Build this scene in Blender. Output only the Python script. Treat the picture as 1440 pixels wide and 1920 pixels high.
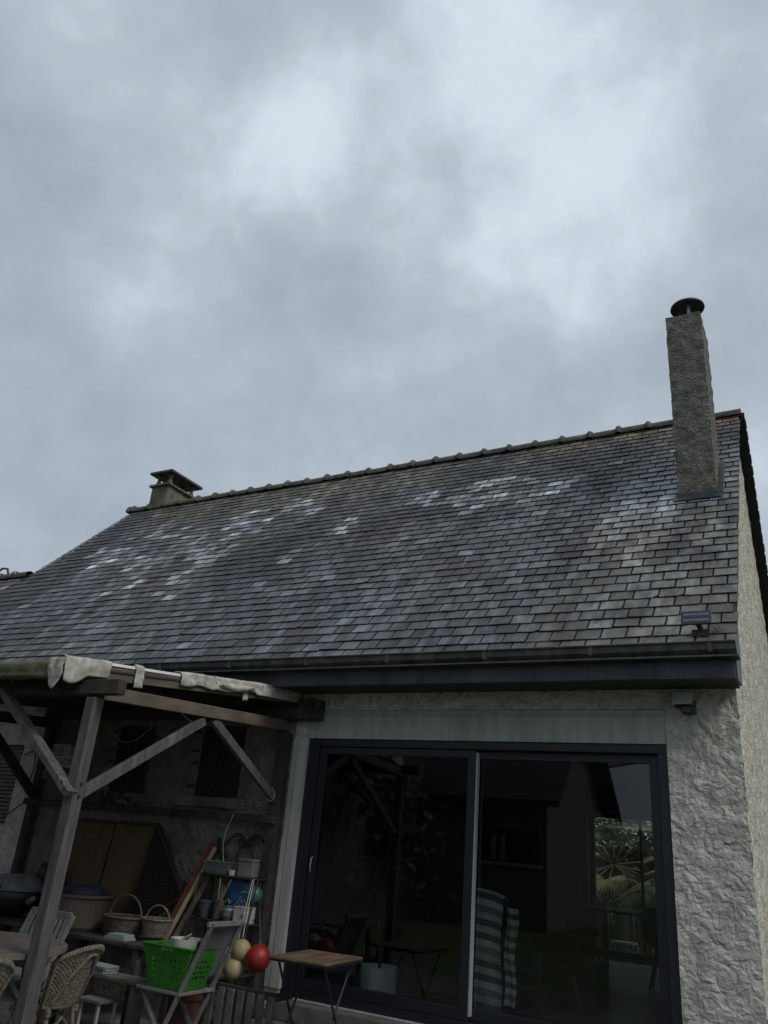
import bpy, math, random
from math import radians as R, sin, cos, pi
from mathutils import Vector as V, Matrix, noise
random.seed(7)
rnd = random.random
def ru(a, b): return a + (b - a) * rnd()
scene = bpy.context.scene
for o in list(bpy.data.objects): bpy.data.objects.remove(o)

# ------------------------------------------------------------------ camera
cd = bpy.data.cameras.new("camera"); cam = bpy.data.objects.new("camera", cd)
scene.collection.objects.link(cam); scene.camera = cam
CR = V((0.8806786, 0.4665294, 0.0821921)); CU = V((0.1178057, -0.3837447, 0.9158940)); CF = V((-0.4588323, 0.7969255, 0.3929156))
m = Matrix((CR, CU, -CF)).transposed().to_4x4(); m.translation = V((0.53823, -6.50694, 1.4199)); cam.matrix_world = m
cd.sensor_fit = 'VERTICAL'; cd.sensor_height = 24; cd.lens = 24 * 1471.4 / 1920
cd.clip_start = .05; cd.clip_end = 1000
scene.render.resolution_x = 768; scene.render.resolution_y = 1024

# ------------------------------------------------------------------ sky
SUN_EL, SUN_AZ = R(46), R(104)        # azimuth measured from +y (north) towards +x
world = bpy.data.worlds.new("World"); scene.world = world; world.use_nodes = True
wt = world.node_tree; wt.nodes.clear()
def wn(t, **k):
    n = wt.nodes.new(t)
    for a, b in k.items(): setattr(n, a, b)
    return n
L = wt.links.new
sky = wn('ShaderNodeTexSky', sky_type='NISHITA', sun_disc=False, sun_elevation=SUN_EL, sun_rotation=SUN_AZ)
tc = wn('ShaderNodeTexCoord')
def vm(op, a, b=None, s=None):
    n = wn('ShaderNodeVectorMath', operation=op); L(a, n.inputs[0])
    if b is not None:
        if hasattr(b, 'default_value') or hasattr(b, 'is_linked'): L(b, n.inputs[1])
        else: n.inputs[1].default_value = b
    if s is not None: n.inputs['Scale'].default_value = s
    return n
def mth(op, a, b=None, c=None, clamp=False):
    n = wn('ShaderNodeMath', operation=op); n.use_clamp = clamp
    for i, x in enumerate((a, b, c)):
        if x is None: continue
        if isinstance(x, (int, float)): n.inputs[i].default_value = x
        else: L(x, n.inputs[i])
    return n.outputs[0]
dirn = vm('NORMALIZE', tc.outputs['Generated']).outputs[0]
wz = wn('ShaderNodeTexNoise'); wz.inputs['Scale'].default_value = 3.2; wz.inputs['Detail'].default_value = 9; wz.inputs['Roughness'].default_value = .6
L(dirn, wz.inputs['Vector'])
wv = vm('SUBTRACT', wz.outputs['Color'], (.5, .5, .5)); wv2 = vm('SCALE', wv.outputs[0], s=.20)
dd = vm('ADD', dirn, wv2.outputs[0]).outputs[0]
LOBES = [((-.412, .514, .753), .10, .30), ((-.522, .482, .703), .10, .16), ((-.247, .703, .667), .10, .34), ((-.30, .52, .80), .10, .10), ((-.18, .535, .825), .12, .22),
         ((-.068, .649, .758), .12, .18), ((-.627, .514, .585), .10, .16), ((-.12, .72, .68), .09, .14), ((-.035, .877, .479), .16, .10), ((-.62, .70, .33), .40, .08), ((-.42, .62, .66), .08, .08),
         ((-.80, .33, .50), .28, -.24), ((-.50, .655, .56), .17, -.17), ((-.013, .832, .554), .11, -.20), ((-.32, .61, .725), .07, -.14),
         ((-.593, .513, .62), .05, -.06), ((-.43, .40, .80), .10, -.06), ((-.391, .762, .516), .14, -.08), ((.05, .6, .8), .10, -.14)]
acc = None
for d, r, a in LOBES:
    ds = vm('DISTANCE', dd, d).outputs['Value']
    q = mth('DIVIDE', ds, r); q = mth('MULTIPLY', q, q); q = mth('MULTIPLY', q, -1.0); g = mth('POWER', 2.71828, q); g = mth('MULTIPLY', g, a)
    acc = g if acc is None else mth('ADD', acc, g)
n2 = wn('ShaderNodeTexNoise'); n2.inputs['Scale'].default_value = 4.6; n2.inputs['Detail'].default_value = 8; n2.inputs['Roughness'].default_value = .52; n2.inputs['Distortion'].default_value = .1
mp = wn('ShaderNodeMapping'); mp.inputs['Scale'].default_value = (1, 1, 1.15); mp.inputs['Location'].default_value = (3.1, .4, 1.7); L(dirn, mp.inputs[0]); L(mp.outputs[0], n2.inputs['Vector'])
nn = mth('SUBTRACT', n2.outputs['Fac'], .5); nn = mth('MULTIPLY', nn, .95)
n4 = wn('ShaderNodeTexNoise'); n4.inputs['Scale'].default_value = 13; n4.inputs['Detail'].default_value = 8; n4.inputs['Roughness'].default_value = .62; L(dd, n4.inputs['Vector'])
nn = mth('ADD', nn, mth('MULTIPLY', mth('SUBTRACT', n4.outputs['Fac'], .5), .34))
val = mth('ADD', mth('ADD', acc, nn), .42)
ramp = wn('ShaderNodeValToRGB'); L(val, ramp.inputs[0])
el = ramp.color_ramp.elements
el[0].position = 0.0; el[0].color = (.29, .345, .42, 1)
el[1].position = 1.0; el[1].color = (.68, .775, .85, 1)
for p, c in ((.30, (.375, .435, .505, 1)), (.50, (.45, .515, .58, 1)), (.75, (.63, .715, .79, 1))):
    e = el.new(p); e.color = c
# overcast sky: the clear Nishita sky only just shows through the cloud deck
bgs = wn('ShaderNodeBackground'); L(sky.outputs[0], bgs.inputs[0]); bgs.inputs[1].default_value = .05
bgc = wn('ShaderNodeBackground'); L(ramp.outputs[0], bgc.inputs[0]); bgc.inputs[1].default_value = 1.07
mx = wn('ShaderNodeMixShader'); mx.inputs[0].default_value = .95; L(bgs.outputs[0], mx.inputs[1]); L(bgc.outputs[0], mx.inputs[2])
wo = wn('ShaderNodeOutputWorld'); L(mx.outputs[0], wo.inputs[0])
sd = bpy.data.lights.new("sun", 'SUN'); sun = bpy.data.objects.new("sun", sd); scene.collection.objects.link(sun)
sd.energy = 1.7; sd.angle = R(22); sd.color = (1, .95, .88)
sdir = V((sin(SUN_AZ) * cos(SUN_EL), cos(SUN_AZ) * cos(SUN_EL), sin(SUN_EL)))
sun.rotation_euler = sdir.to_track_quat('Z', 'Y').to_euler(); sun.location = sdir * 30
scene.view_settings.view_transform = 'Standard'; scene.view_settings.look = 'None'
scene.view_settings.exposure = 0.0; scene.view_settings.gamma = 1.0
scene.render.engine = 'CYCLES'

# ------------------------------------------------------------------ mesh + object helpers
class MB:
    def __init__(s, T=None): s.v = []; s.f = []; s.c = []; s.T = T
    def add(s, vs, fs, col=None):
        n = len(s.v)
        s.v += [(s.T @ V(p)) if s.T else V(p) for p in vs]
        s.f += [tuple(i + n for i in f) for f in fs]
        s.c += [col] * len(fs); return s
    def box(s, x0, y0, z0, x1, y1, z1, col=None):
        return s.add([(x0,y0,z0),(x1,y0,z0),(x1,y1,z0),(x0,y1,z0),(x0,y0,z1),(x1,y0,z1),(x1,y1,z1),(x0,y1,z1)],
                     [(0,3,2,1),(4,5,6,7),(0,1,5,4),(1,2,6,5),(2,3,7,6),(3,0,4,7)], col)
    def bar(s, a, b, w, h, up=(0,0,1)):
        a, b = V(a), V(b); d = (b - a).normalized(); u = V(up)
        if abs(d.dot(u)) > .98: u = V((0,1,0))
        x = d.cross(u).normalized(); u = x.cross(d)
        P = []
        for p in (a, b):
            for i, j in ((-1,-1),(1,-1),(1,1),(-1,1)): P.append(p + x*i*w/2 + u*j*h/2)
        return s.add(P, [(0,3,2,1),(4,5,6,7),(0,1,5,4),(1,2,6,5),(2,3,7,6),(3,0,4,7)])
    def tube(s, pts, r, n=6, closed=False):
        pts = [V(p) for p in pts]; N = len(pts); vs = []; fs = []
        rr = r if isinstance(r, (list, tuple)) else [r] * N; prev = None
        for i, p in enumerate(pts):
            d = (pts[(i+1) % N if closed else min(i+1, N-1)] - pts[(i-1) % N if closed else max(i-1, 0)]).normalized()
            if prev is None:
                u = V((0,0,1)) if abs(d.z) < .9 else V((1,0,0)); x = d.cross(u).normalized()
            else: x = (prev - d * prev.dot(d)).normalized()
            prev = x; u = x.cross(d)
            for k in range(n): a = 2*pi*k/n; vs.append(p + (x*cos(a) + u*sin(a)) * rr[i])
        for i in range(N if closed else N-1):
            for k in range(n):
                a = i*n + k; b = i*n + (k+1) % n; c = ((i+1) % N)*n + (k+1) % n; d = ((i+1) % N)*n + k; fs.append((a, b, c, d))
        if not closed: fs += [tuple(range(n))[::-1], tuple((N-1)*n + k for k in range(n))]
        return s.add(vs, fs)
    def lathe(s, c, prof, n=20, a0=0, a1=2*pi):
        full = abs(a1 - a0 - 2*pi) < 1e-6; m_ = n if full else n+1; vs = []; fs = []
        for r, z in prof:
            for k in range(m_): a = a0 + (a1-a0)*k/n; vs.append((c[0]+r*cos(a), c[1]+r*sin(a), c[2]+z))
        for i in range(len(prof)-1):
            for k in range(n): q = (k+1) % m_; fs.append((i*m_+k, i*m_+q, (i+1)*m_+q, (i+1)*m_+k))
        return s.add(vs, fs)
    def ball(s, c, r, n=16, sx=1, sy=1, sz=1):
        vs = []; fs = []
        for i in range(n//2+1):
            t = pi*i/(n//2)
            for k in range(n): a = 2*pi*k/n; vs.append((c[0]+r*sx*sin(t)*cos(a), c[1]+r*sy*sin(t)*sin(a), c[2]+r*sz*cos(t)))
        for i in range(n//2):
            for k in range(n): fs.append((i*n+k, (i+1)*n+k, (i+1)*n+(k+1)%n, i*n+(k+1)%n))
        return s.add(vs, fs)
    def grid(s, fn, nu, nv, flip=False, thick=None):
        vs = [fn(i/nu, j/nv) for j in range(nv+1) for i in range(nu+1)]; fs = []
        for j in range(nv):
            for i in range(nu):
                a = j*(nu+1)+i; q = (a, a+1, a+nu+2, a+nu+1); fs.append(q[::-1] if flip else q)
        return s.add(vs, fs)
    def prism(s, poly, ax, a, b):       # poly of 2-D points extruded along axis ax
        def mk(p, t): q = list(p); q.insert(ax, t); return tuple(q)
        n = len(poly); vs = [mk(p, a) for p in poly] + [mk(p, b) for p in poly]
        fs = [tuple(range(n))[::-1], tuple(range(n, 2*n))] + [(i, (i+1) % n, n+(i+1) % n, n+i) for i in range(n)]
        return s.add(vs, fs)
def origin_of(p):
    while p.parent: p = p.parent
    return p.location
def build(mb, name, mat, parent=None, loc=(0,0,0), smooth=False, bevel=0, solid=0, disp=None):
    o0 = origin_of(parent) if parent else V(loc)
    me = bpy.data.meshes.new(name); me.from_pydata([tuple(p - o0) for p in mb.v], [], mb.f)
    if any(c is not None for c in mb.c):
        ca = me.color_attributes.new('Col', 'FLOAT_COLOR', 'CORNER'); i = 0
        for f, c in zip(me.polygons, mb.c):
            c = c or (.05, .05, .05, 0)
            for _ in range(f.loop_total): ca.data[i].color = c; i += 1
    me.update()
    o = bpy.data.objects.new(name, me); scene.collection.objects.link(o)
    me.materials.append(mat)
    if parent: o.parent = parent
    else: o.location = loc
    if smooth:
        for p in me.polygons: p.use_smooth = True
    if solid:
        md = o.modifiers.new('solid', 'SOLIDIFY'); md.thickness = solid
    if bevel:
        md = o.modifiers.new('bevel', 'BEVEL'); md.width = bevel; md.segments = 2; md.limit_method = 'ANGLE'; md.angle_limit = R(50)
    return o
def tag(o, label=None, cat=None, group=None, kind=None):
    if label: o['label'] = label
    if cat: o['category'] = cat
    if group: o['group'] = group
    if kind: o['kind'] = kind
    return o
def thing(name, label, cat, loc, group=None):
    e = bpy.data.objects.new(name, None); scene.collection.objects.link(e); e.location = loc; e.empty_display_size = .1
    return tag(e, label, cat, group)
def copy_tree(o, parent=None):
    c = o.copy(); scene.collection.objects.link(c); c.parent = parent
    for ch in list(o.children): copy_tree(ch, c)
    return c

# ------------------------------------------------------------------ materials
def mat(name, c1, c2=None, scale=8, rough=.8, bump=0, bscale=60, metal=0, stretch=(1,1,1), detail=6, spec=.5, c3=None, bdist=.01, voro=0, vscale=12, contrast=(.35,.65), coat=0, trans=0, trowel=0):
    mt = bpy.data.materials.new(name); mt.use_nodes = True; nt = mt.node_tree; b = nt.nodes['Principled BSDF']
    b.inputs['Roughness'].default_value = rough; b.inputs['Metallic'].default_value = metal
    b.inputs['Specular IOR Level'].default_value = spec; b.inputs['Coat Weight'].default_value = coat
    if trans: b.inputs['Transmission Weight'].default_value = trans
    t = nt.nodes.new('ShaderNodeTexCoord'); mp = nt.nodes.new('ShaderNodeMapping'); mp.inputs['Scale'].default_value = stretch
    nt.links.new(t.outputs['Object'], mp.inputs[0])
    def nz(sc, de=detail, ro=.55):
        n = nt.nodes.new('ShaderNodeTexNoise'); n.inputs['Scale'].default_value = sc; n.inputs['Detail'].default_value = de; n.inputs['Roughness'].default_value = ro
        nt.links.new(mp.outputs[0], n.inputs['Vector']); return n
    c1 = (*c1, 1); c2 = (*(c2 or c1[:3]), 1)
    n = nz(scale); r = nt.nodes.new('ShaderNodeValToRGB'); r.color_ramp.elements[0].position = contrast[0]; r.color_ramp.elements[1].position = contrast[1]
    r.color_ramp.elements[0].color = c1; r.color_ramp.elements[1].color = c2
    nt.links.new(n.outputs['Fac'], r.inputs[0]); out = r.outputs[0]
    if c3:
        n3 = nz(scale*.3); r3 = nt.nodes.new('ShaderNodeValToRGB'); r3.color_ramp.elements[0].position = .55; r3.color_ramp.elements[1].position = .72
        nt.links.new(n3.outputs['Fac'], r3.inputs[0]); mx = nt.nodes.new('ShaderNodeMixRGB'); nt.links.new(r3.outputs[0], mx.inputs[0]); nt.links.new(out, mx.inputs[1]); mx.inputs[2].default_value = (*c3, 1); out = mx.outputs[0]
    nt.links.new(out, b.inputs['Base Color'])
    if bump or voro:
        h = None
        if bump:
            nb = nz(bscale, 8, .62); h = nb.outputs['Fac']
        if trowel:
            nt_ = nz(trowel, 2.5, .5); fm = nt.nodes.new('ShaderNodeMath'); fm.operation = 'MULTIPLY'; fm.inputs[1].default_value = 6.0; nt.links.new(nt_.outputs['Fac'], fm.inputs[0])
            fr_ = nt.nodes.new('ShaderNodeMath'); fr_.operation = 'FRACT'; nt.links.new(fm.outputs[0], fr_.inputs[0])
            cv = nt.nodes.new('ShaderNodeMapRange'); cv.interpolation_type = 'SMOOTHSTEP'; cv.inputs[1].default_value = .0; cv.inputs[2].default_value = .16; nt.links.new(fr_.outputs[0], cv.inputs[0])
            n5 = nz(trowel*2.1, 2); m5 = nt.nodes.new('ShaderNodeMath'); m5.operation = 'MULTIPLY'; nt.links.new(cv.outputs[0], m5.inputs[0]); nt.links.new(n5.outputs['Fac'], m5.inputs[1])
            a5 = nt.nodes.new('ShaderNodeMath'); a5.operation = 'MULTIPLY_ADD'; nt.links.new(m5.outputs[0], a5.inputs[0]); a5.inputs[1].default_value = 1.3; nt.links.new(h, a5.inputs[2]); h = a5.outputs[0]
        if voro:
            # trowelled render: overlapping smears with curled edges
            w = nz(vscale*.5, 3); wv = nt.nodes.new('ShaderNodeVectorMath'); wv.operation = 'SCALE'; wv.inputs['Scale'].default_value = .35
            nt.links.new(w.outputs['Color'], wv.inputs[0]); ad = nt.nodes.new('ShaderNodeVectorMath'); nt.links.new(mp.outputs[0], ad.inputs[0]); nt.links.new(wv.outputs[0], ad.inputs[1])
            vo = nt.nodes.new('ShaderNodeTexVoronoi'); vo.feature = 'F1'; vo.inputs['Scale'].default_value = vscale; vo.inputs['Detail'].default_value = 1.5; nt.links.new(ad.outputs[0], vo.inputs['Vector'])
            mu = nt.nodes.new('ShaderNodeMath'); mu.operation = 'MULTIPLY'; mu.inputs[1].default_value = voro; nt.links.new(vo.outputs['Distance'], mu.inputs[0])
            if h:
                a2 = nt.nodes.new('ShaderNodeMath'); a2.operation = 'ADD'; nt.links.new(h, a2.inputs[0]); nt.links.new(mu.outputs[0], a2.inputs[1]); h = a2.outputs[0]
            else: h = mu.outputs[0]
        bp = nt.nodes.new('ShaderNodeBump'); bp.inputs['Strength'].default_value = bump or .6; bp.inputs['Distance'].default_value = bdist
        nt.links.new(h, bp.inputs['Height']); nt.links.new(bp.outputs[0], b.inputs['Normal'])
    return mt
M = {}
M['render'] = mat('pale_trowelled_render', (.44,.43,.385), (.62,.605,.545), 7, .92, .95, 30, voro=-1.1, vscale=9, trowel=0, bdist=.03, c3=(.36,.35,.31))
M['render_shade'] = mat('shade_darkened_dirty_render', (.12,.115,.10), (.21,.20,.175), 5, .93, .9, 30, voro=-1.1, vscale=9, bdist=.03, c3=(.085,.082,.07))  # dirty render, darkened further so its colour holds the porch shade
M['gable'] = mat('gable_render', (.36,.335,.28), (.68,.645,.56), 9, .93, .9, 28, voro=-.9, vscale=18, bdist=.03, c3=(.38,.34,.27))
M['chim'] = mat('chimney_render', (.105,.10,.084), (.205,.195,.165), 9, .93, .9, 60, voro=-1.3, vscale=17, bdist=.024, c3=(.095,.09,.072))
M['chim2'] = mat('old_chimney_render', (.075,.062,.045), (.16,.14,.11), 7, .95, .6, 40, stretch=(1.5,1.5,.4), bdist=.02, c3=(.2,.19,.16))
M['cream'] = mat('cream_wall', (.28,.28,.26), (.34,.34,.31), 3, .9, .2, 30)
M['boxwhite'] = mat('shutter_box_paint', (.27,.285,.27), (.38,.40,.375), 5, .5, .04, 8, stretch=(2.2,1,.35), c3=(.24,.25,.23))
M['trim'] = mat('painted_timber', (.30,.30,.27), (.42,.42,.38), 6, .8, .3, 30, stretch=(1,1,.2), c3=(.22,.2,.17))
M['anthra'] = mat('anthracite_aluminium', (.006,.009,.013), (.009,.012,.016), 4, .45, 0)
M['alu'] = mat('bare_aluminium', (.30,.31,.31), (.36,.37,.37), 8, .45, 0)
M['slateclad'] = mat('slate_fascia', (.018,.022,.028), (.042,.048,.056), 8, .5, .15, 20, stretch=(1,1,.5), c3=(.052,.058,.062))
M['zinc'] = mat('old_zinc_gutter', (.045,.048,.045), (.105,.11,.10), 9, .55, .2, 20, stretch=(1,1,.5), c3=(.03,.035,.028), metal=.25)
M['zincb'] = mat('lead_flashing', (.022,.03,.034), (.05,.062,.068), 6, .4, .2, 20, metal=.4)
M['ridge'] = mat('ridge_tile', (.045,.045,.038), (.11,.105,.085), 9, .92, .4, 50, c3=(.15,.14,.09), bdist=.006)
M['underlay'] = mat('roof_deck', (.012,.012,.012), (.02,.02,.02), 9, .95)
M['soffit'] = mat('dark_soffit', (.02,.022,.025), (.03,.03,.033), 9, .7)
M['blackmetal'] = mat('black_metal', (.008,.008,.009), (.014,.014,.015), 20, .5, .1, 60)
M['cowl'] = mat('rusty_dark_cowl', (.018,.02,.02), (.04,.04,.038), 12, .6, .1, 40, metal=.3)
M['wood_grey'] = mat('weathered_post', (.042,.043,.041), (.092,.092,.088), 10, .85, .35, 30, stretch=(3,3,.35), c3=(.15,.14,.12), bdist=.004)
M['wood_dark'] = mat('dark_weathered_timber', (.018,.016,.014), (.045,.040,.035), 10, .9, .35, 30, stretch=(1,.5,1), bdist=.004)
M['wood_brown'] = mat('brown_timber', (.065,.05,.038), (.13,.105,.08), 9, .85, .3, 40, stretch=(1,.3,1), bdist=.004)
M['moss'] = mat('mossy_felt', (.06,.06,.03), (.12,.115,.065), 7, .95, .6, 50, c3=(.06,.065,.035), bdist=.01)
M['felt'] = mat('weathered_felt', (.22,.215,.185), (.45,.435,.385), 14, .85, .35, 30, c3=(.26,.23,.17), bdist=.006)
M['sheet'] = mat('translucent_sheet', (.66,.69,.70), (.78,.8,.8), 5, .25, .1, 12, c3=(.5,.48,.42))
M['bamboo'] = mat('reed_canes', (.07,.042,.02), (.15,.095,.048), 14, .75, .3, 60, stretch=(14,3,.4), c3=(.09,.055,.03))
M['slat_wood'] = mat('acacia_slats', (.065,.04,.024), (.16,.105,.064), 9, .7, .3, 40, stretch=(2,.3,2), c3=(.07,.042,.028))
M['teak'] = mat('grey_teak', (.07,.06,.052), (.13,.115,.10), 9, .8, .3, 30, stretch=(2,.3,2))
M['wicker'] = mat('pale_wicker', (.085,.072,.055), (.18,.16,.125), 30, .8, .6, 90)
M['wicker_dk'] = mat('dark_wicker', (.05,.04,.032), (.12,.10,.085), 30, .8, .6, 90)
M['iron'] = mat('rusty_iron', (.012,.011,.010), (.035,.028,.024), 25, .75, .3, 80)
M['green'] = mat('green_plastic', (.022,.115,.014), (.034,.155,.02), 3, .42, .05, 40, c3=(.02,.095,.013))
M['red'] = mat('red_plastic', (.24,.010,.009), (.17,.009,.008), 9, .5)
M['yellow'] = mat('faded_yellow_float', (.23,.185,.09), (.32,.265,.15), 6, .55, .1, 30)
M['rope'] = mat('pale_rope', (.26,.24,.2), (.38,.36,.3), 30, .9)
M['white'] = mat('white_plastic', (.36,.36,.34), (.43,.43,.41), 5, .45)
M['whitepot'] = mat('white_glazed_pot', (.78,.8,.77), (.82,.84,.81), 4, .4)
M['galv'] = mat('galvanised', (.15,.17,.18), (.24,.26,.27), 14, .4, .05, 20, metal=.5)
M['stone'] = mat('grey_stone_pot', (.11,.115,.11), (.17,.175,.17), 8, .8, .3, 30)
M['blue'] = mat('blue_print_bag', (.02,.09,.19), (.03,.13,.26), 5, .5)
M['navy'] = mat('navy_tarp', (.008,.014,.028), (.016,.024,.042), 5, .7, .4, 20)
M['teal'] = mat('teal_ball', (.04,.14,.12), (.06,.18,.15), 5, .4)
M['darkpot'] = mat('dark_plastic_pot', (.04,.045,.055), (.06,.066,.075), 5, .5)
M['brownpot'] = mat('brown_tub', (.06,.048,.036), (.085,.068,.052), 5, .6)
M['terracotta'] = mat('terracotta', (.055,.02,.014), (.085,.032,.022), 9, .85)
M['red_wood'] = mat('red_painted_board', (.08,.014,.012), (.12,.026,.022), 8, .75, .2, 30)
M['cream_wood'] = mat('cream_board', (.22,.19,.125), (.30,.26,.18), 8, .75, .2, 30)
M['fabric_grey'] = mat('grey_canvas', (.085,.085,.085), (.115,.115,.11), 40, .95, .4, 200)
M['grey_paint'] = mat('grey_painted_wood', (.10,.103,.096), (.16,.163,.155), 14, .75, .2, 40)
M['leather'] = mat('brown_leather', (.09,.05,.03), (.14,.08,.05), 8, .5, .2, 40)
M['blackfab'] = mat('black_upholstery', (.01,.01,.011), (.02,.02,.021), 30, .8)
M['darkwood'] = mat('dark_stained_wood', (.02,.015,.012), (.05,.038,.03), 9, .5, .1, 20)
M['black_plastic'] = mat('black_plastic', (.012,.012,.013), (.02,.02,.021), 9, .5)
M['leafdk'] = mat('dark_leaf', (.018,.04,.018), (.04,.075,.03), 9, .5)
M['leaf'] = mat('tree_leaf', (.03,.055,.02), (.075,.11,.04), 3, .6, c3=(.02,.035,.015))
M['palm'] = mat('palm_leaf', (.14,.17,.05), (.36,.38,.15), 5, .5, c3=(.5,.42,.16))
M['bark'] = mat('bark', (.06,.045,.035), (.12,.10,.08), 9, .95, .8, 20)
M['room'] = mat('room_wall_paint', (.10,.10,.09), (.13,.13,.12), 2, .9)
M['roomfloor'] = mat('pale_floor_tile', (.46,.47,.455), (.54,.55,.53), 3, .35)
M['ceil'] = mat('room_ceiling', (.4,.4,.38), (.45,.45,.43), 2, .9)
M['curtain'] = mat('beige_curtain', (.34,.32,.25), (.42,.40,.32), 5, .9)
M['paving'] = mat('patio_paving', (.06,.058,.052), (.12,.115,.105), 4, .9, .4, 30, c3=(.09,.09,.075))
M['grass'] = mat('lawn', (.035,.06,.02), (.08,.11,.035), 6, .95, .8, 60)
M['stepstone'] = mat('threshold_stone', (.08,.076,.068), (.14,.135,.12), 8, .85, .3, 30)
M['sidewall'] = mat('dark_render', (.07,.066,.058), (.11,.10,.09), 3, .9, .2, 30)
M['facing'] = mat('facing_render', (.13,.13,.125), (.17,.17,.16), 3, .9, .2, 30)
M['crane'] = mat('crane_steel', (.22,.20,.17), (.3,.27,.22), 4, .6)
M['paper'] = mat('papers', (.16,.19,.21), (.28,.30,.31), 60, .8)
M['solar'] = mat('solar_cells', (.022,.03,.05), (.03,.04,.065), 5, .18)
# slates: the colour of each slate is stored on its faces
def slate_mat():
    mt = bpy.data.materials.new('slate'); mt.use_nodes = True; nt = mt.node_tree; b = nt.nodes['Principled BSDF']
    at = nt.nodes.new('ShaderNodeAttribute'); at.attribute_name = 'Col'
    t = nt.nodes.new('ShaderNodeTexCoord'); mp = nt.nodes.new('ShaderNodeMapping'); mp.inputs['Scale'].default_value = (1, .45, .45); nt.links.new(t.outputs['Object'], mp.inputs[0])
    n = nt.nodes.new('ShaderNodeTexNoise'); n.inputs['Scale'].default_value = 9; n.inputs['Detail'].default_value = 8; n.inputs['Roughness'].default_value = .65; nt.links.new(mp.outputs[0], n.inputs['Vector'])
    mr = nt.nodes.new('ShaderNodeMapRange'); mr.inputs[1].default_value = .3; mr.inputs[2].default_value = .7; mr.inputs[3].default_value = .32; mr.inputs[4].default_value = 1.8; nt.links.new(n.outputs['Fac'], mr.inputs[0])
    mu = nt.nodes.new('ShaderNodeVectorMath'); mu.operation = 'SCALE'; nt.links.new(at.outputs['Color'], mu.inputs[0]); nt.links.new(mr.outputs[0], mu.inputs['Scale'])
    # blotches and run-down streaks that cross slate edges
    mpb = nt.nodes.new('ShaderNodeMapping'); mpb.inputs['Scale'].default_value = (1, .28, .28); nt.links.new(t.outputs['Object'], mpb.inputs[0])
    nbk = nt.nodes.new('ShaderNodeTexNoise'); nbk.inputs['Scale'].default_value = 3.4; nbk.inputs['Detail'].default_value = 9; nbk.inputs['Roughness'].default_value = .68; nt.links.new(mpb.outputs[0], nbk.inputs['Vector'])
    mrb = nt.nodes.new('ShaderNodeMapRange'); mrb.inputs[1].default_value = .36; mrb.inputs[2].default_value = .64; mrb.inputs[3].default_value = .38; mrb.inputs[4].default_value = 1.5; nt.links.new(nbk.outputs['Fac'], mrb.inputs[0])
    mu2 = nt.nodes.new('ShaderNodeVectorMath'); mu2.operation = 'SCALE'; nt.links.new(mu.outputs[0], mu2.inputs[0]); nt.links.new(mrb.outputs[0], mu2.inputs['Scale'])
    nm = nt.nodes.new('ShaderNodeTexNoise'); nm.inputs['Scale'].default_value = 1.1; nm.inputs['Detail'].default_value = 9; nm.inputs['Roughness'].default_value = .7; nt.links.new(t.outputs['Object'], nm.inputs['Vector'])
    mm = nt.nodes.new('ShaderNodeMapRange'); mm.inputs[1].default_value = .50; mm.inputs[2].default_value = .66; mm.inputs[4].default_value = .6; nt.links.new(nm.outputs['Fac'], mm.inputs[0])
    mg = nt.nodes.new('ShaderNodeMixRGB'); nt.links.new(mm.outputs[0], mg.inputs[0]); nt.links.new(mu2.outputs[0], mg.inputs[1]); mg.inputs[2].default_value = (.072,.068,.048,1); mu = mg
    # fine lichen specks
    n3 = nt.nodes.new('ShaderNodeTexNoise'); n3.inputs['Scale'].default_value = 55; n3.inputs['Detail'].default_value = 3; nt.links.new(t.outputs['Object'], n3.inputs['Vector'])
    m3 = nt.nodes.new('ShaderNodeMapRange'); m3.inputs[1].default_value = .66; m3.inputs[2].default_value = .74; m3.inputs[4].default_value = .35; nt.links.new(n3.outputs['Fac'], m3.inputs[0])
    mx = nt.nodes.new('ShaderNodeMixRGB'); nt.links.new(m3.outputs[0], mx.inputs[0]); nt.links.new(mu.outputs[0], mx.inputs[1]); mx.inputs[2].default_value = (.17,.17,.14,1)
    nt.links.new(mx.outputs[0], b.inputs['Base Color'])
    # wetness (alpha): smoother where rain runs off the chimney
    rr = nt.nodes.new('ShaderNodeMapRange'); rr.inputs[3].default_value = .52; rr.inputs[4].default_value = .24; nt.links.new(at.outputs['Alpha'], rr.inputs[0])
    nr = nt.nodes.new('ShaderNodeMath'); nr.operation = 'MULTIPLY_ADD'; nt.links.new(n.outputs['Fac'], nr.inputs[0]); nr.inputs[1].default_value = .25; nt.links.new(rr.outputs[0], nr.inputs[2])
    nt.links.new(nr.outputs[0], b.inputs['Roughness']); b.inputs['Specular IOR Level'].default_value = .5
    nb = nt.nodes.new('ShaderNodeTexNoise'); nb.inputs['Scale'].default_value = 26; nb.inputs['Detail'].default_value = 6; nt.links.new(mp.outputs[0], nb.inputs['Vector'])
    bp = nt.nodes.new('ShaderNodeBump'); bp.inputs['Strength'].default_value = .35; bp.inputs['Distance'].default_value = .006; nt.links.new(nb.outputs['Fac'], bp.inputs['Height']); nt.links.new(bp.outputs[0], b.inputs['Normal'])
    return mt
M['slate'] = slate_mat()
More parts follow.
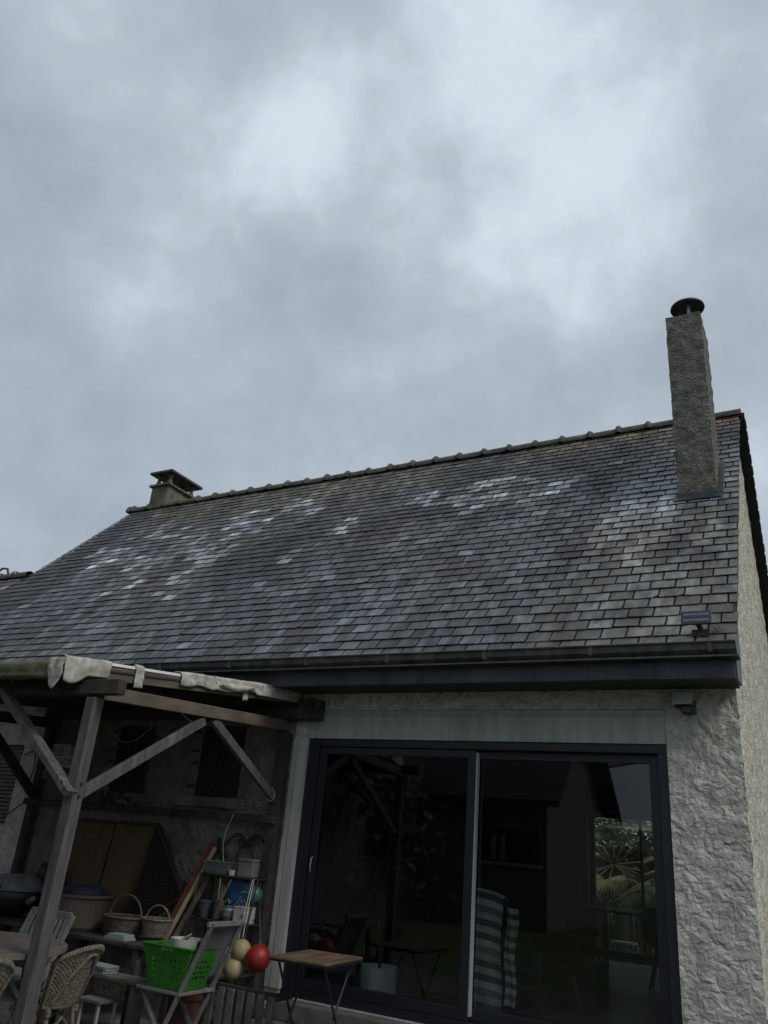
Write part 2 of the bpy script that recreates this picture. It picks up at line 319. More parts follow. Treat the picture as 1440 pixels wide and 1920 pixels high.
def glass_mat(name, tint):
    mt = bpy.data.materials.new(name); mt.use_nodes = True; nt = mt.node_tree; nt.nodes.clear()
    ge = nt.nodes.new('ShaderNodeNewGeometry'); ml = nt.nodes.new('ShaderNodeMath'); ml.operation = 'MULTIPLY_ADD'; nt.links.new(ge.outputs['Backfacing'], ml.inputs[0]); ml.inputs[1].default_value = -.8333; ml.inputs[2].default_value = 1.5
    fr = nt.nodes.new('ShaderNodeFresnel'); nt.links.new(ml.outputs[0], fr.inputs['IOR'])
    tr = nt.nodes.new('ShaderNodeBsdfTransparent'); tr.inputs[0].default_value = (*tint, 1)
    gl = nt.nodes.new('ShaderNodeBsdfGlossy'); gl.inputs['Roughness'].default_value = 0.0; gl.inputs['Color'].default_value = (.95, .97, 1, 1)
    mx = nt.nodes.new('ShaderNodeMixShader'); nt.links.new(fr.outputs[0], mx.inputs[0]); nt.links.new(tr.outputs[0], mx.inputs[1]); nt.links.new(gl.outputs[0], mx.inputs[2])
    o = nt.nodes.new('ShaderNodeOutputMaterial'); nt.links.new(mx.outputs[0], o.inputs[0]); return mt
M['glass'] = glass_mat('door_glass', (.64,.66,.66))
M['glass_dark'] = glass_mat('small_window_glass', (.25,.26,.27))
M['drinkglass'] = glass_mat('drinking_glass', (.9,.92,.92))
def striped_mat():
    mt = bpy.data.materials.new('striped_throw'); mt.use_nodes = True; nt = mt.node_tree; b = nt.nodes['Principled BSDF']; b.inputs['Roughness'].default_value = .95
    at = nt.nodes.new('ShaderNodeAttribute'); at.attribute_name = 'Col'; nt.links.new(at.outputs['Color'], b.inputs['Base Color']); return mt
M['striped'] = striped_mat()

# ------------------------------------------------------------------ ground
G = -.12
def sheet(name, x0, y0, x1, y1, z, m_, label=None):
    mb = MB(); mb.add([(x0,y0,z),(x1,y0,z),(x1,y1,z),(x0,y1,z)], [(0,1,2,3)]); return tag(build(mb, name, m_), kind='structure')
sheet('ground', -400, -400, 400, 400, G-.008, M['grass'])
sheet('patio', -9, -5.2, .6, -.0, G, M['paving'])

# ------------------------------------------------------------------ house
H = thing('house', 'long low house with steep slate roof, pale rendered walls and big sliding glass door', 'house', (0,0,0))
PC, PS = .6897, .7241; EY, EZ = -.4223, 2.9922; SL = 5.6536; XV = .081; XL = -10.834
def RP(x, s, h=0): return V((x, EY + s*PC - h*PS, EZ + s*PS + h*PC))
RY, RZ = EY + SL*PC, EZ + SL*PS
def wall_grid(x0, x1, z0, z1, holes, y0, y1, step=.06, amp=.008):
    def lines(a, b, cuts):
        c = sorted({a, b, *[q for q in cuts if a < q < b]}); out = []
        for p, q in zip(c, c[1:]):
            n = max(1, round((q-p)/step)); out += [p + (q-p)*i/n for i in range(n)]
        return out + [b]
    xs = lines(x0, x1, [h[0] for h in holes]+[h[1] for h in holes]); zs = lines(z0, z1, [h[2] for h in holes]+[h[3] for h in holes])
    inh = lambda x, z: any(h[0] < x < h[1] and h[2] < z < h[3] for h in holes)
    nx, nz = len(xs), len(zs); solid = [[not inh((xs[i]+xs[i+1])/2, (zs[j]+zs[j+1])/2) for j in range(nz-1)] for i in range(nx-1)]
    vs = []; fs = []
    for i in range(nx):
        for j in range(nz):
            p = V((xs[i], 0, zs[j])); d = noise.noise(p*7)*amp + noise.noise(p*19+V((3,0,1)))*amp*.7 + abs(noise.noise(p*11+V((9,2,0))))*amp*.8
            vs.append((xs[i], y0 - d, zs[j]))
    for i in range(nx):
        for j in range(nz): vs.append((xs[i], y1, zs[j]))
    I = lambda i, j: i*nz+j; O = nx*nz
    S = lambda i, j: 0 <= i < nx-1 and 0 <= j < nz-1 and solid[i][j]
    for i in range(nx-1):
        for j in range(nz-1):
            if not solid[i][j]: continue
            a, b, c, d = I(i,j), I(i+1,j), I(i+1,j+1), I(i,j+1)
            fs += [(a,b,c,d), (a+O,d+O,c+O,b+O)]
            if not S(i-1,j): fs.append((a,d,d+O,a+O))
            if not S(i+1,j): fs.append((b,b+O,c+O,c))
            if not S(i,j-1): fs.append((a,a+O,b+O,b))
            if not S(i,j+1): fs.append((d,c,c+O,d+O))
    return MB().add(vs, fs)
DX0, DX1, DZ0, DZ1 = -3.82, -.527, .2, 2.60
WA = (-6.33, -5.79, 1.74, 2.43); WB = (-5.13, -4.57, 1.75, 2.44); WC = (-8.75, -7.83, 1.32, 2.2)
build(wall_grid(-10.82, -7.42, G-.02, 2.97, [WC], 0, .26, .045, .011), 'front_wall', M['render'], H)
build(wall_grid(-7.42, -3.97, G-.02, 2.97, [WA, WB], 0, .26, .045, .011), 'front_wall', M['render_shade'], H)  # stretch under the pergola: its shade is put into the wall colour
build(wall_grid(-3.97, 0, G-.02, 2.97, [(DX0, DX1, DZ0, DZ1)], 0, .26, .03, .009), 'front_wall', M['render'], H)
# gable wall (x = 0) up to the slates, with a rough face
def gz(y): return (EZ + (y-EY)/PC*PS - .06) if y < RY else (RZ - (y-RY)*PS/PC - .06)
def gfn(u, v):
    y = .0 + u*6.96; z = G-.02 + v*(gz(y) - G + .02); p = V((0, y, z))
    return (noise.noise(p*8)*.014 + noise.noise(p*23)*.012, y, z)
mb = MB().grid(gfn, 120, 110); mb.add([(-.24, 0, G), (-.24, 6.96, G), (-.24, 6.96, gz(6.96)), (-.24, RY, gz(RY)), (-.24, 0, gz(0))], [(0,1,2,3,4)])
build(mb, 'gable_wall', M['gable'], H)
mb = MB()
for (a, b) in ((-10.82, -2.88), (-1.3, -.25)): mb.box(a, 6.72, G, b, 6.96, 2.97)
mb.box(-2.88, 6.72, G, -1.3, 6.96, .24); mb.box(-2.88, 6.72, 2.23, -1.3, 6.96, 2.97)
build(mb, 'back_wall', M['cream'], H)
build(MB().box(-10.82, .265, G, -10.6, 6.715, 2.97), 'end_wall', M['cream'], H)
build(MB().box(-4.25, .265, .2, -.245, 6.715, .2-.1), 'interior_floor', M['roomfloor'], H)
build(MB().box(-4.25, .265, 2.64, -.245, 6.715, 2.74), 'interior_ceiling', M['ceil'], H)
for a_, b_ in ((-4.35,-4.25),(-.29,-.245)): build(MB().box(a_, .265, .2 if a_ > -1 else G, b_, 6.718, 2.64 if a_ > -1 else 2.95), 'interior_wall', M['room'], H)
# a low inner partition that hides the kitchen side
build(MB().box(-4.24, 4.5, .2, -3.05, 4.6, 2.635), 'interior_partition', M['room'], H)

# --- roof deck and slates
mb = MB()
for x0, x1 in ((XL+.02, XV-.02),):
    mb.add([RP(x0, 0.02, -.03), RP(x1, 0.02, -.03), RP(x1, SL-.02, -.03), RP(x0, SL-.02, -.03), RP(x0, 0.02, -.07), RP(x1, 0.02, -.07), RP(x1, SL-.02, -.07), RP(x0, SL-.02, -.07)],
           [(0,1,2,3),(4,7,6,5),(0,4,5,1),(1,5,6,2),(2,6,7,3),(3,7,4,0)])
roof = build(mb, 'roof', M['underlay'], H)
def mixc(a, b, t): t = max(0, min(1, t)); return tuple(p*(1-t)+q*t for p, q in zip(a, b))
PALE = [(-8.4,2.9,.35,.3),(-7.6,3.4,.4,.3),(-7.2,4.2,.35,.35),(-6.75,2.3,.16,.5),(-6.8,3.5,.2,.5),(-2.4,3.7,.4,.2),(-3.0,3.4,.25,.15),(-9.6,3.6,.4,.3),(-5.3,2.6,.12,.2),(-7.9,2.0,.2,.3),(-2.0,3.95,.35,.20),(-2.9,4.15,.5,.20),(-3.76,4.07,.3,.35),(-3.3,3.75,.6,.25),(-4.2,2.64,.10,.16),(-6.64,4.37,.22,.4),(-6.67,3.03,.2,.25),(-6.95,3.6,.35,.4),(-6.95,2.57,.22,.3),
        (-7.35,3.0,.4,.4),(-7.05,2.1,.16,.3),(-6.63,1.47,.14,.25),(-6.9,1.75,.12,.2),(-9.0,3.2,.4,.35),(-8.6,3.9,.5,.3),(-7.9,2.6,.3,.35),(-8.1,3.6,.5,.3),(-4.9,3.3,.16,.3),(-1.0,2.3,.2,.3),(-5.9,4.2,.2,.2),(-6.2,4.6,.2,.2)]
def slate_col(x, s):
    n1 = noise.noise(V((x*.9, s*.22, 1.3))); n2 = noise.noise(V((x*2.6, s*.5, 7.7))); n3 = noise.noise(V((x*.5, s*.6, 3.1)))
    base = (.052, .058, .066)
    base = mixc(base, (.088, .097, .108), .5 + n2*1.0 + n1*.6)
    dk = max(0, noise.noise(V((x*.8, s*.7, 21.0)))+.1)*min(1, max(0, s-2.2)); base = mixc(base, (.028,.030,.034), dk*2.2)
    if s > 4.0: base = mixc(base, (.092, .086, .060), (s-4.0)/1.0*.9 + n2*.5)
    base = mixc(base, (.075, .068, .064), max(0, n3*1.2))
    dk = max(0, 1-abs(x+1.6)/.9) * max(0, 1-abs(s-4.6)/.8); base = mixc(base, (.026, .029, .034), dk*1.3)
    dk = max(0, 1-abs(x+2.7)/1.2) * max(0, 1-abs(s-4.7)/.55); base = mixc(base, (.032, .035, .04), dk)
    if n1 < -.05 and s > 1.6: base = mixc(base, (.030, .032, .038), -n1*3.0)
    wet = .25
    rgt = max(0, min(1, (x+1.75)/.9)) * max(0, min(1, (3.1-s)/.6)); base = mixc(base, (.135, .137, .118), rgt*.62)
    ks = max(0, 1-abs(x+.95)/.5) * max(0, 1-abs(s-2.2)/1.0); base = mixc(base, (.17, .165, .125), ks*.8)
    near = math.exp(-((x+.75)/.42)**2 - ((s-3.15)/.75)**2) + .9*math.exp(-((x-.0)/.2)**2 - ((s-3.5)/.8)**2)
    wet = min(1, wet + near*1.1); base = mixc(base, (.26, .285, .32), near*(.75+.6*n2))  # sky sheen on the wet slates is also painted into their colour
    p = 0
    for px, ps, sx, ss in PALE: p = max(p, math.exp(-((x-px)/sx)**2 - ((s-ps)/ss)**2))
    if rnd() < p*.95 and p > .16: base = mixc(base, (.34, .365, .38), ru(.15, 1.0)**1.4)
    elif rnd() < .045: base = mixc(base, (.18, .195, .21), ru(.2, .8))
    if x > -.42 and s > 5.0: base = mixc(base, (.30, .14, .04), ru(-.6, .9) * min(1, (s-4.95)/.4) * (1 if x > -.3 else .4))
    if x > -.1: base = mixc(base, (.04, .042, .045), .4)
    k = ru(.60, 1.42); return (base[0]*k, base[1]*k, base[2]*k*ru(.97, 1.05), wet)
def slates(xa, xb, s0, s1, EXP=.154, W=.203, skip=None):
    mb = MB(); row = 0; s = s0 - .02
    while s < s1 - .03:
        x = xa - (W/2 if row % 2 else 0) + ru(-.006, .006)
        while x < xb - .01:
            w = W + ru(-.004, .004); a = max(x, xa) + .0042; b = min(x+w, xb) - .0042
            xm = (a+b)/2
            if b-a > .03 and not (skip and skip(xm, s+.07)):
                t = ru(.004, .007); lift = ru(.003, .008) ; top = min(s+EXP+.006, s1); tw = ru(-.0035, .0035); ds = ru(-.004, .004)
                if rnd() < .012: ds += .018; tw *= 3
                col = slate_col(xm, s+.07); hA = lift; hB = -.006
                chip = rnd() < .03; q = ru(.02, .05)
                la = [(a, s+ds-tw), (b-(q if chip else 0), s+ds+tw)] + ([(b, s+ds+tw+q*ru(.5, 1))] if chip else []) + [(b, top), (a, top)]
                hs = [hA, hA] + ([hA*.8] if chip else []) + [hB, hB]; n = len(la)
                vs = [RP(p[0], p[1], h+t) for p, h in zip(la, hs)] + [RP(p[0], p[1], h) for p, h in zip(la, hs)]
                dcol = (col[0]*.35, col[1]*.35, col[2]*.35, col[3])
                mb.add(vs, [tuple(range(n, 2*n))[::-1]] + [(i, n+i, n+(i+1)%n, (i+1)%n) for i in range(n)], dcol)
                # dirt-dark rim round the clean face
                cxm = sum(p[0] for p in la)/n; e_ = .006; la2 = [(p[0]+(e_ if p[0] < cxm else -e_), p[1]+(e_*.9 if k_ < n-2 else 0)) for k_, p in enumerate(la)]
                vs = [RP(p[0], p[1], h+t) for p, h in zip(la, hs)] + [RP(p[0], p[1], h+t+.0002) for p, h in zip(la2, hs)]
                mb.add(vs, [tuple(range(n, 2*n))], col); m0 = len(mb.v)-2*n
                mb.f += [(m0+i, m0+(i+1)%n, m0+n+(i+1)%n, m0+n+i) for i in range(n) if i != n-2]; mb.c += [dcol]*(n-1)
            x += w + .001
        s += EXP; row += 1
    return mb
CHX0, CHX1, CHS0, CHS1 = -.525, -.13, 2.885, 3.8
sk = lambda x, s: CHX0+.06 < x < CHX1-.07 and CHS0+.03 < s < CHS1
o = build(slates(XL, XV, 0, SL, skip=sk), 'slate_covering', M['slate'], roof)
# rear slope with its dark overhanging verge
mb = MB(); ye, ze = 7.40, RZ - (7.40-RY)*PS/PC
mb.add([(XL, RY, RZ+.01), (.125, RY, RZ+.01), (.125, ye, ze+.01), (XL, ye, ze+.01), (XL, RY, RZ-.085), (.125, RY, RZ-.085), (.125, ye, ze-.085), (XL, ye, ze-.085)], [(0,1,2,3),(7,6,5,4),(0,4,5,1),(1,5,6,2),(2,6,7,3),(3,7,4,0)])
for k in range(34):
    t = k/34; mb.box(.08, RY+.06+t*(ye-RY-.1), RZ-(.06+t*(ye-RY-.1))*PS/PC+.0, .128+ru(0,.006), RY+.06+(t+.028)*(ye-RY-.1), RZ-(.06+(t+.028)*(ye-RY-.1))*PS/PC+.022)
build(mb, 'rear_slope', M['underlay'], roof)
# ridge: half-round tiles with raised collars
mb = MB(); Lr = .405; x = XV+.01; k = 0
while x > XL-.1:
    x2 = max(x - Lr, XL-.12); dz = ru(-.006, .006); N = 9
    def ring(xx, r, z): return [(xx, RY + r*1.05*sin(a)+ru(-.002,.002), RZ + z + r*cos(a)) for a in [(-1.75+3.5*i/N) for i in range(N+1)]]
    prof = [(x, .098, -.035), (x2+.075, .094, -.037), (x2+.07, .112, -.034), (x2+.035, .128, -.028), (x2, .112, -.034)]
    vs = []; 
    for xx, r, z in prof: vs += ring(xx, r, z+dz)
    fs = [(i*(N+1)+j, (i+1)*(N+1)+j, (i+1)*(N+1)+j+1, i*(N+1)+j+1) for i in range(len(prof)-1) for j in range(N)]
    fs += [tuple(range(N+1)), tuple(range((len(prof)-1)*(N+1), len(prof)*(N+1)))[::-1]]
    mb.add(vs, fs); x = x2; k += 1
build(mb, 'ridge_tiles', M['ridge'], roof)
# --- gutter, fascia, soffit
mb = MB()
gp = [(-.405,2.955),(-.405,2.885),(-.44,2.872),(-.50,2.885),(-.535,2.915),(-.54,2.955),(-.555,2.962),(-.558,2.972),(-.548,2.977),(-.53,2.96),(-.522,2.92),(-.495,2.898),(-.445,2.886),(-.42,2.895),(-.42,2.955)]
mb.prism([(a, b+.012) for a, b in gp], 0, -10.85, .07)
for xx in [-.12, -.98, -1.85, -2.75, -3.6, -4.5, -5.4, -6.3, -7.2, -8.1, -9, -9.9]:
    mb.prism([(-.400,2.985),(-.400,2.878),(-.44,2.868),(-.505,2.878),(-.546,2.912),(-.552,2.985)], 0, xx, xx+.035)
mb.prism([(-.565,2.868),(-.41,2.868),(-.41,2.880),(-.565,2.880)], 0, -10.85, .085)
mb.add([(.072,-.55,2.985),(.072,-.40,2.985),(.072,-.40,2.885),(.072,-.50,2.885)], [(0,1,2,3)])
build(mb, 'gutter', M['zinc'], H)
mb = MB(); x = .045; k = 0
while x > -10.8:
    w = ru(.42, .64); mb.box(max(x-w, -10.8)+.002, -.47-ru(0,.004), 2.735-ru(0,.004), x, -.43, 2.867); x -= w
mb.box(-10.8, -.429, 2.74, .04, -.40, 2.865)
build(mb, 'fascia', M['slateclad'], H, bevel=.002)
mb = MB(); mb.prism([(-.43,2.738),(.0,2.752),(.0,2.775),(-.43,2.765)], 0, -10.8, .03)
build(mb, 'soffit', M['soffit'], H)
mb = MB(); mb.prism([(-.43,2.74),(-.43,2.97),(-.0,3.42),(-.0,2.98),(-.10,2.75)], 0, .035, .055)
build(mb, 'eave_return', M['slateclad'], H)
# --- main chimney
CY0 = RP(0, CHS0).y; CY1 = RP(0, CHS1).y
def rough_box(x0, y0, z0, x1, y1, z1, amp, st=.03):
    mb = MB()
    def d(p):
        p = V(p); n = V((noise.noise(p*9+V((4,0,0))), noise.noise(p*9+V((0,7,0))), noise.noise(p*9+V((0,0,5))))); n2_ = V((noise.noise(p*24), noise.noise(p*24+V((5,5,5))), noise.noise(p*24+V((9,1,4)))))
        return p + n*amp + n2_*amp*.6
    def face(a, u, v):
        a, u, v = V(a), V(u), V(v); nu = max(1, round(u.length/st)); nv = max(1, round(v.length/st)); mb.grid(lambda i, j: d(a+u*i+v*j), nu, nv)
    dx, dy, dz = x1-x0, y1-y0, z1-z0
    face((x0,y0,z0),(dx,0,0),(0,0,dz)); face((x1,y0,z0),(0,dy,0),(0,0,dz)); face((x1,y1,z0),(-dx,0,0),(0,0,dz)); face((x0,y1,z0),(0,-dy,0),(0,0,dz)); face((x0,y0,z1),(dx,0,0),(0,dy,0))
    return mb
CT = 7.44
chm = build(rough_box(-.52, CY0, 4.95, -.135, CY1+.02, CT, .0085, .025), 'chimney', M['chim'], H)
mb = MB(); cx_, cy_ = -.30, CY0+.30
mb.lathe((cx_, cy_, CT-.02), [(.0,.0),(.105,.0),(.105,.10),(.09,.10),(.0,.10)], 20)
for a in range(3): aa = a*2.09-1.35; mb.bar((cx_+.10*cos(aa), cy_+.10*sin(aa), CT+.02), (cx_+.10*cos(aa), cy_+.10*sin(aa), CT+.31), .035, .006, up=(cos(aa), sin(aa), 0))
build(mb, 'flue_pipe', M['galv'], chm)
mb = MB().lathe((cx_, cy_, CT+.29), [(.0,.005),(.18,.0),(.192,-.012),(.197,.0),(.192,.02),(.11,.05),(.0,.06)], 28)
build(mb, 'cowl', M['cowl'], chm, smooth=True)
mb = MB()
def rq(mb, x0, x1, s0, s1, h): mb.add([RP(x0,s0,h),RP(x1,s0,h),RP(x1,s1,h),RP(x0,s1,h),RP(x0,s0,h-.006),RP(x1,s0,h-.006),RP(x1,s1,h-.006),RP(x0,s1,h-.006)], [(0,1,2,3),(4,7,6,5),(0,4,5,1),(1,5,6,2),(2,6,7,3),(3,7,4,0)])
rq(mb, -.56, -.08, CHS0-.09, CHS0+.05, .026); rq(mb, -.135, -.075, CHS0+.03, CHS1+.05, .030)
mb.box(-.535, CY0-.02, RP(0, CHS0).z-.02, -.12, CY0+.02, RP(0, CHS0).z+.06)
build(mb, 'flashing', M['zincb'], chm, bevel=.003)
# --- small chimney with a slab cap on four feet, at the far end of the ridge
mb = rough_box(-10.40, 3.40, 6.85, -9.98, 4.16, 7.50, .006, .05)
ch2 = build(mb, 'chimney', M['chim2'], H); ch2['label'] = 'small old chimney with a flat slab cap on four stone feet'
build(MB().box(-10.45, 3.35, 7.49, -9.93, 4.21, 7.535), 'collar_slab', M['chim2'], ch2, bevel=.006)
for (px_, py_) in ((-10.33,3.47),(-10.04,3.47),(-10.33,4.08),(-10.04,4.08)):
    mb = MB().lathe((px_, py_, 7.53), [(0,0),(.07,0),(.062,.03),(.035,.11),(.035,.15),(.06,.20),(.06,.23),(0,.23)], 8)
    build(mb, 'cap_foot', M['chim2'], ch2)
build(MB().box(-10.47, 3.33, 7.752, -9.90, 4.24, 7.80), 'cap_slab', M['slateclad'], ch2, bevel=.006)

# --- shutter box, sliding door
build(MB().box(DX0+.003, .006, 2.34, DX1-.003, .20, 2.597).box(DX0+.003, -.002, 2.545, DX1-.003, .004, 2.55).box(-2.15, -.001, 2.55, -2.147, .004, 2.596).box(DX0+.003, -.006, 2.333, DX1-.003, .01, 2.341), 'shutter_box', M['boxwhite'], H, bevel=.003)
mb = MB().box(DX0+.003, .012, 2.265, DX1-.003, .16, 2.33).box(DX0+.003, .012, .2, -3.69, .16, 2.265).box(-.60, .012, .2, DX1-.003, .16, 2.265).box(-3.69, .012, .2, -.60, .16, .262)
sdr = build(mb, 'sliding_door', M['anthra'], H, bevel=.003)
def sash(x0, x1, y, lab=None):
    mb = MB().box(x0, y, .265, x0+.075, y+.045, 2.26).box(x1-.075, y, .265, x1, y+.045, 2.26).box(x0+.075, y, 2.195, x1-.075, y+.045, 2.26).box(x0+.075, y, .265, x1-.075, y+.045, .35)
    build(mb, 'sash_frame', M['anthra'], sdr, bevel=.003)
    build(MB().box(x0+.07, y+.016, .345, x1-.07, y+.024, 2.20), 'pane', M['glass'], sdr)
sash(-3.685, -2.10, .03); sash(-2.165, -.605, .082)
build(MB().box(-2.098, .030, .30, -2.084, .078, 2.24), 'edge_strip', M['alu'], sdr)
build(MB().box(-3.69, -.012, .188, -.56, .010, .1985), 'floor_rail', M['alu'], sdr)
mb = MB().tube([(-3.645,.03,1.17),(-3.64,.0,1.19),(-3.632,-.015,1.235),(-3.64,.0,1.28),(-3.645,.03,1.30)], .006, 8)
build(mb, 'handle', M['alu'], sdr, smooth=True)
tag(build(MB().box(-3.9, -.34, G, -.45, -.004, .04).box(-3.86, -.12, .04, -.48, -.004, .185), 'door_step', M['stepstone'], H, bevel=.012))
# painted timber trim at the left of the door, split from top to bottom
mb = MB()
def trimfn(x0, x1, y):
    return lambda u, v: (x0+(x1-x0)*u + .006*noise.noise(V((u*2, v*26, x0*9))), y + .002*noise.noise(V((u*9, v*40, 2))), .25+v*(2.33-.25))
mb.grid(trimfn(-3.905, -3.822, -.028), 2, 70).grid(trimfn(-3.965, -3.912, -.026), 2, 70)
mb.box(-3.822, -.028, .25, -3.818, .0, 2.33).box(-3.965, -.018, .25, -3.822, .0, 2.33)
build(mb, 'door_trim', M['trim'], H)
build(MB().box(-3.817, -.024, .25, -3.808, .012, 2.33), 'trim_bead', M['white'], H)
# --- small windows under the pergola, sills
def small_window(w, label=None):
    x0, x1, z0, z1 = w
    mb = MB().box(x0, .02, z0, x0+.05, .09, z1).box(x1-.05, .02, z0, x1, .09, z1).box(x0+.05, .02, z1-.05, x1-.05, .09, z1).box(x0+.05, .02, z0, x1-.05, .09, z0+.05).box((x0+x1)/2-.02, .025, z0+.05, (x0+x1)/2+.02, .085, z1-.05)
    wd = build(mb, 'window', M['blackmetal'], H, bevel=.003)
    build(MB().box(x0+.05, .045, z0+.05, x1-.05, .052, z1-.05), 'pane', M['blackfab'], wd)
    build(MB().box(x0-.20, -.05, z0-.10, x1+.02, .018, z0-.005), 'sill', M['render_shade'], wd, bevel=.006)
    for zz in (z1-.08, z1-.27, z0+.30, z0+.08):
        build(MB().box(x0-.07, -.03, zz, x0-.0, -.012, zz+.025), 'shutter_hinge', M['blackmetal'], wd)
small_window(WA); small_window(WB)
build(MB().box(-6.9, .3, 1.3, -4.4, .32, 2.6), 'black_backing', M['blackfab'], H)  # plain black sheet closing off the space behind the small windows
x0, x1, z0, z1 = WC
mb = MB()
for k in range(20): zz = z0+.02+k*(z1-z0-.03)/20; mb.add([(x0+.02,.05,zz),(x1-.02,.05,zz),(x1-.02,.028,zz+.012),(x0+.02,.028,zz+.012),(x1-.02,.05,zz+.040),(x0+.02,.05,zz+.040)], [(0,1,2,3),(3,2,4,5)])
mb.box(x0, .055, z0, x1, .08, z1)
build(mb, 'roller_shutter', M['grey_paint'], H)
# shutter folded back on the gable wall
mb = MB().box(.03, 2.42, 1.55, .065, 3.1, 2.33)
build(mb, 'window_shutter', M['blackmetal'], H, bevel=.004)
# back patio door of the room
mb = MB().box(-2.88, 6.78, .24, -2.80, 6.84, 2.23).box(-1.38, 6.78, .24, -1.30, 6.84, 2.23).box(-2.80, 6.78, 2.15, -1.38, 6.84, 2.23).box(-2.80, 6.78, .24, -1.38, 6.84, .32).box(-2.12, 6.78, .32, -2.08, 6.84, 2.15)
bw = build(mb, 'garden_door', M['anthra'], H, bevel=.003)
build(MB().box(-2.80, 6.805, .32, -2.12, 6.811, 2.15), 'pane', M['drinkglass'], bw); build(MB().box(-2.08, 6.805, .32, -1.38, 6.811, 2.15), 'pane', M['drinkglass'], bw)

# ------------------------------------------------------------------ lower wing of the next house, on the left
N_ = thing('neighbouring_wing', 'lower slate roofed wing joined to the left end of the long house', 'house', (-13.5,0,0))
SW = 2.95
mb = MB(); X0 = -17
mb.add([RP(X0,0,-.03),RP(XL-.02,0,-.03),RP(XL-.02,SW,-.03),RP(X0,SW,-.03),RP(X0,0,-.1),RP(XL-.02,0,-.1),RP(XL-.02,SW,-.1),RP(X0,SW,-.1)], [(0,1,2,3),(4,7,6,5),(0,4,5,1),(1,5,6,2),(2,6,7,3),(3,7,4,0)])
wy, wz = RP(0,SW).y, RP(0,SW).z
mb.add([(X0,wy,wz),(XL-.02,wy,wz),(XL-.02,wy+2,wz-2.1),(X0,wy+2,wz-2.1)], [(0,1,2,3)])
wr = build(mb, 'roof', M['underlay'], N_)
build(slates(X0, XL-.02, 0, SW), 'slate_covering', M['slate'], wr)
mb = MB(); x = XL-.0
while x > X0:
    x2 = x-.40
    for (xa_, xb_, r0, r1) in ((x, x2+.07, .098, .094), (x2+.07, x2+.035, .11, .128), (x2+.035, x2, .128, .112)):
        vs = []
        for xx, r in ((xa_, r0), (xb_, r1)): vs += [(xx, wy+r*sin(a), wz-.03+r*cos(a)) for a in [(-1.7+3.4*i/8) for i in range(9)]]
        mb.add(vs, [(j, 9+j, 10+j, j+1) for j in range(8)])
    x = x2
build(mb, 'ridge_tiles', M['ridge'], wr)
build(MB().box(X0, 0, G, -10.84, .25, 2.95), 'front_wall', M['render'], N_)
mb = MB().tube([(-11.75,wy,wz+.02),(-11.73,wy,wz+.13),(-11.62,wy,wz+.19),(-11.48,wy,wz+.17),(-11.42,wy,wz+.06)], .018, 8)
build(mb, 'roof_pipe', M['blackmetal'], N_, smooth=True)

# ------------------------------------------------------------------ pergola
P = thing('pergola', 'weathered timber lean-to pergola with a mossy roof edge and peeling pale felt strips', 'pergola', (-4.05,-2.42,G))
def post(x, y, z1, m_='wood_grey', w=.092): return build(MB().box(x-w/2, y-w/2, G, x+w/2, y+w/2, z1), 'post', M[m_], P, bevel=.006)
post(-4.085, -2.42, 2.25); post(-4.05, -.06, 2.38, 'wood_dark', .10); post(-7.33, -.09, 2.40, 'wood_dark'); post(-7.35, -2.42, 2.25)
def part(name, mb, m_, bevel=.005): return build(mb, name, M[m_], P, bevel=bevel)
part('front_beam', MB().bar((-7.5,-2.42,2.325),(-3.84,-2.42,2.325),.08,.105), 'wood_dark')
part('side_beam', MB().bar((-4.085,-2.37,2.30),(-4.07,-.0,2.445),.06,.10), 'wood_brown')
part('side_beam', MB().bar((-7.35,-2.5,2.29),(-7.33,-.0,2.445),.07,.11), 'wood_dark')
part('wall_plate', MB().box(-7.45,-.13,2.49,-3.66,-.015,2.60), 'wood_dark')
part('wall_plate_bracket', MB().box(-3.76,-.15,2.50,-3.72,-.0,2.69).box(-3.9,-.12,2.601,-3.66,-.012,2.68), 'wood_dark')
part('brace', MB().bar((-4.085,-2.37,1.60),(-4.085,-1.22,2.29),.045,.075), 'wood_grey')
part('brace', MB().bar((-4.04,-2.485,1.585),(-5.03,-2.485,2.30),.05,.09,up=(0,1,0)), 'wood_grey')
part('brace', MB().bar((-4.06,-.10,1.76),(-4.09,-1.10,2.32),.05,.075), 'wood_grey')
part('brace', MB().bar((-7.31,-.10,1.62),(-7.31,-.95,2.32),.06,.09), 'wood_dark')
part('cross_rail', MB().box(-7.42,-.16,1.545,-4.00,-.10,1.615), 'wood_dark')
for bx_, by_, bz_, ax_ in ((-4.035,-2.42,1.66,0),(-4.035,-2.42,1.58,0),(-4.10,-2.53,1.66,1),(-4.06,-2.53,1.62,1)):
    d_ = V((.012,0,0)) if ax_ == 0 else V((0,-.012,0)); part('bolt', MB().tube([V((bx_,by_,bz_)), V((bx_,by_,bz_))+d_], .009, 8), 'iron', 0)
rz = lambda y: 2.455 + (y+2.62)*.108
for k in range(7):
    x = -4.35 - k*.5; part('rafter', MB().bar((x,-2.58,rz(-2.58)-.075),(x,-.02,rz(-.02)-.075),.045,.09), 'wood_dark')
part('roof_boards', MB().add([(-7.6,-2.62,rz(-2.62)),(-4.2,-2.62,rz(-2.62)),(-3.95,-.0,rz(0)),(-7.6,-.0,rz(0)),(-7.6,-2.62,rz(-2.62)-.02),(-4.2,-2.62,rz(-2.62)-.02),(-3.95,-.0,rz(0)-.02),(-7.6,-.0,rz(0)-.02)], [(0,1,2,3),(4,7,6,5),(0,4,5,1),(1,5,6,2),(2,6,7,3),(3,7,4,0)]), 'wood_dark')
ex = lambda y: -4.215 + (y+2.62)*.100
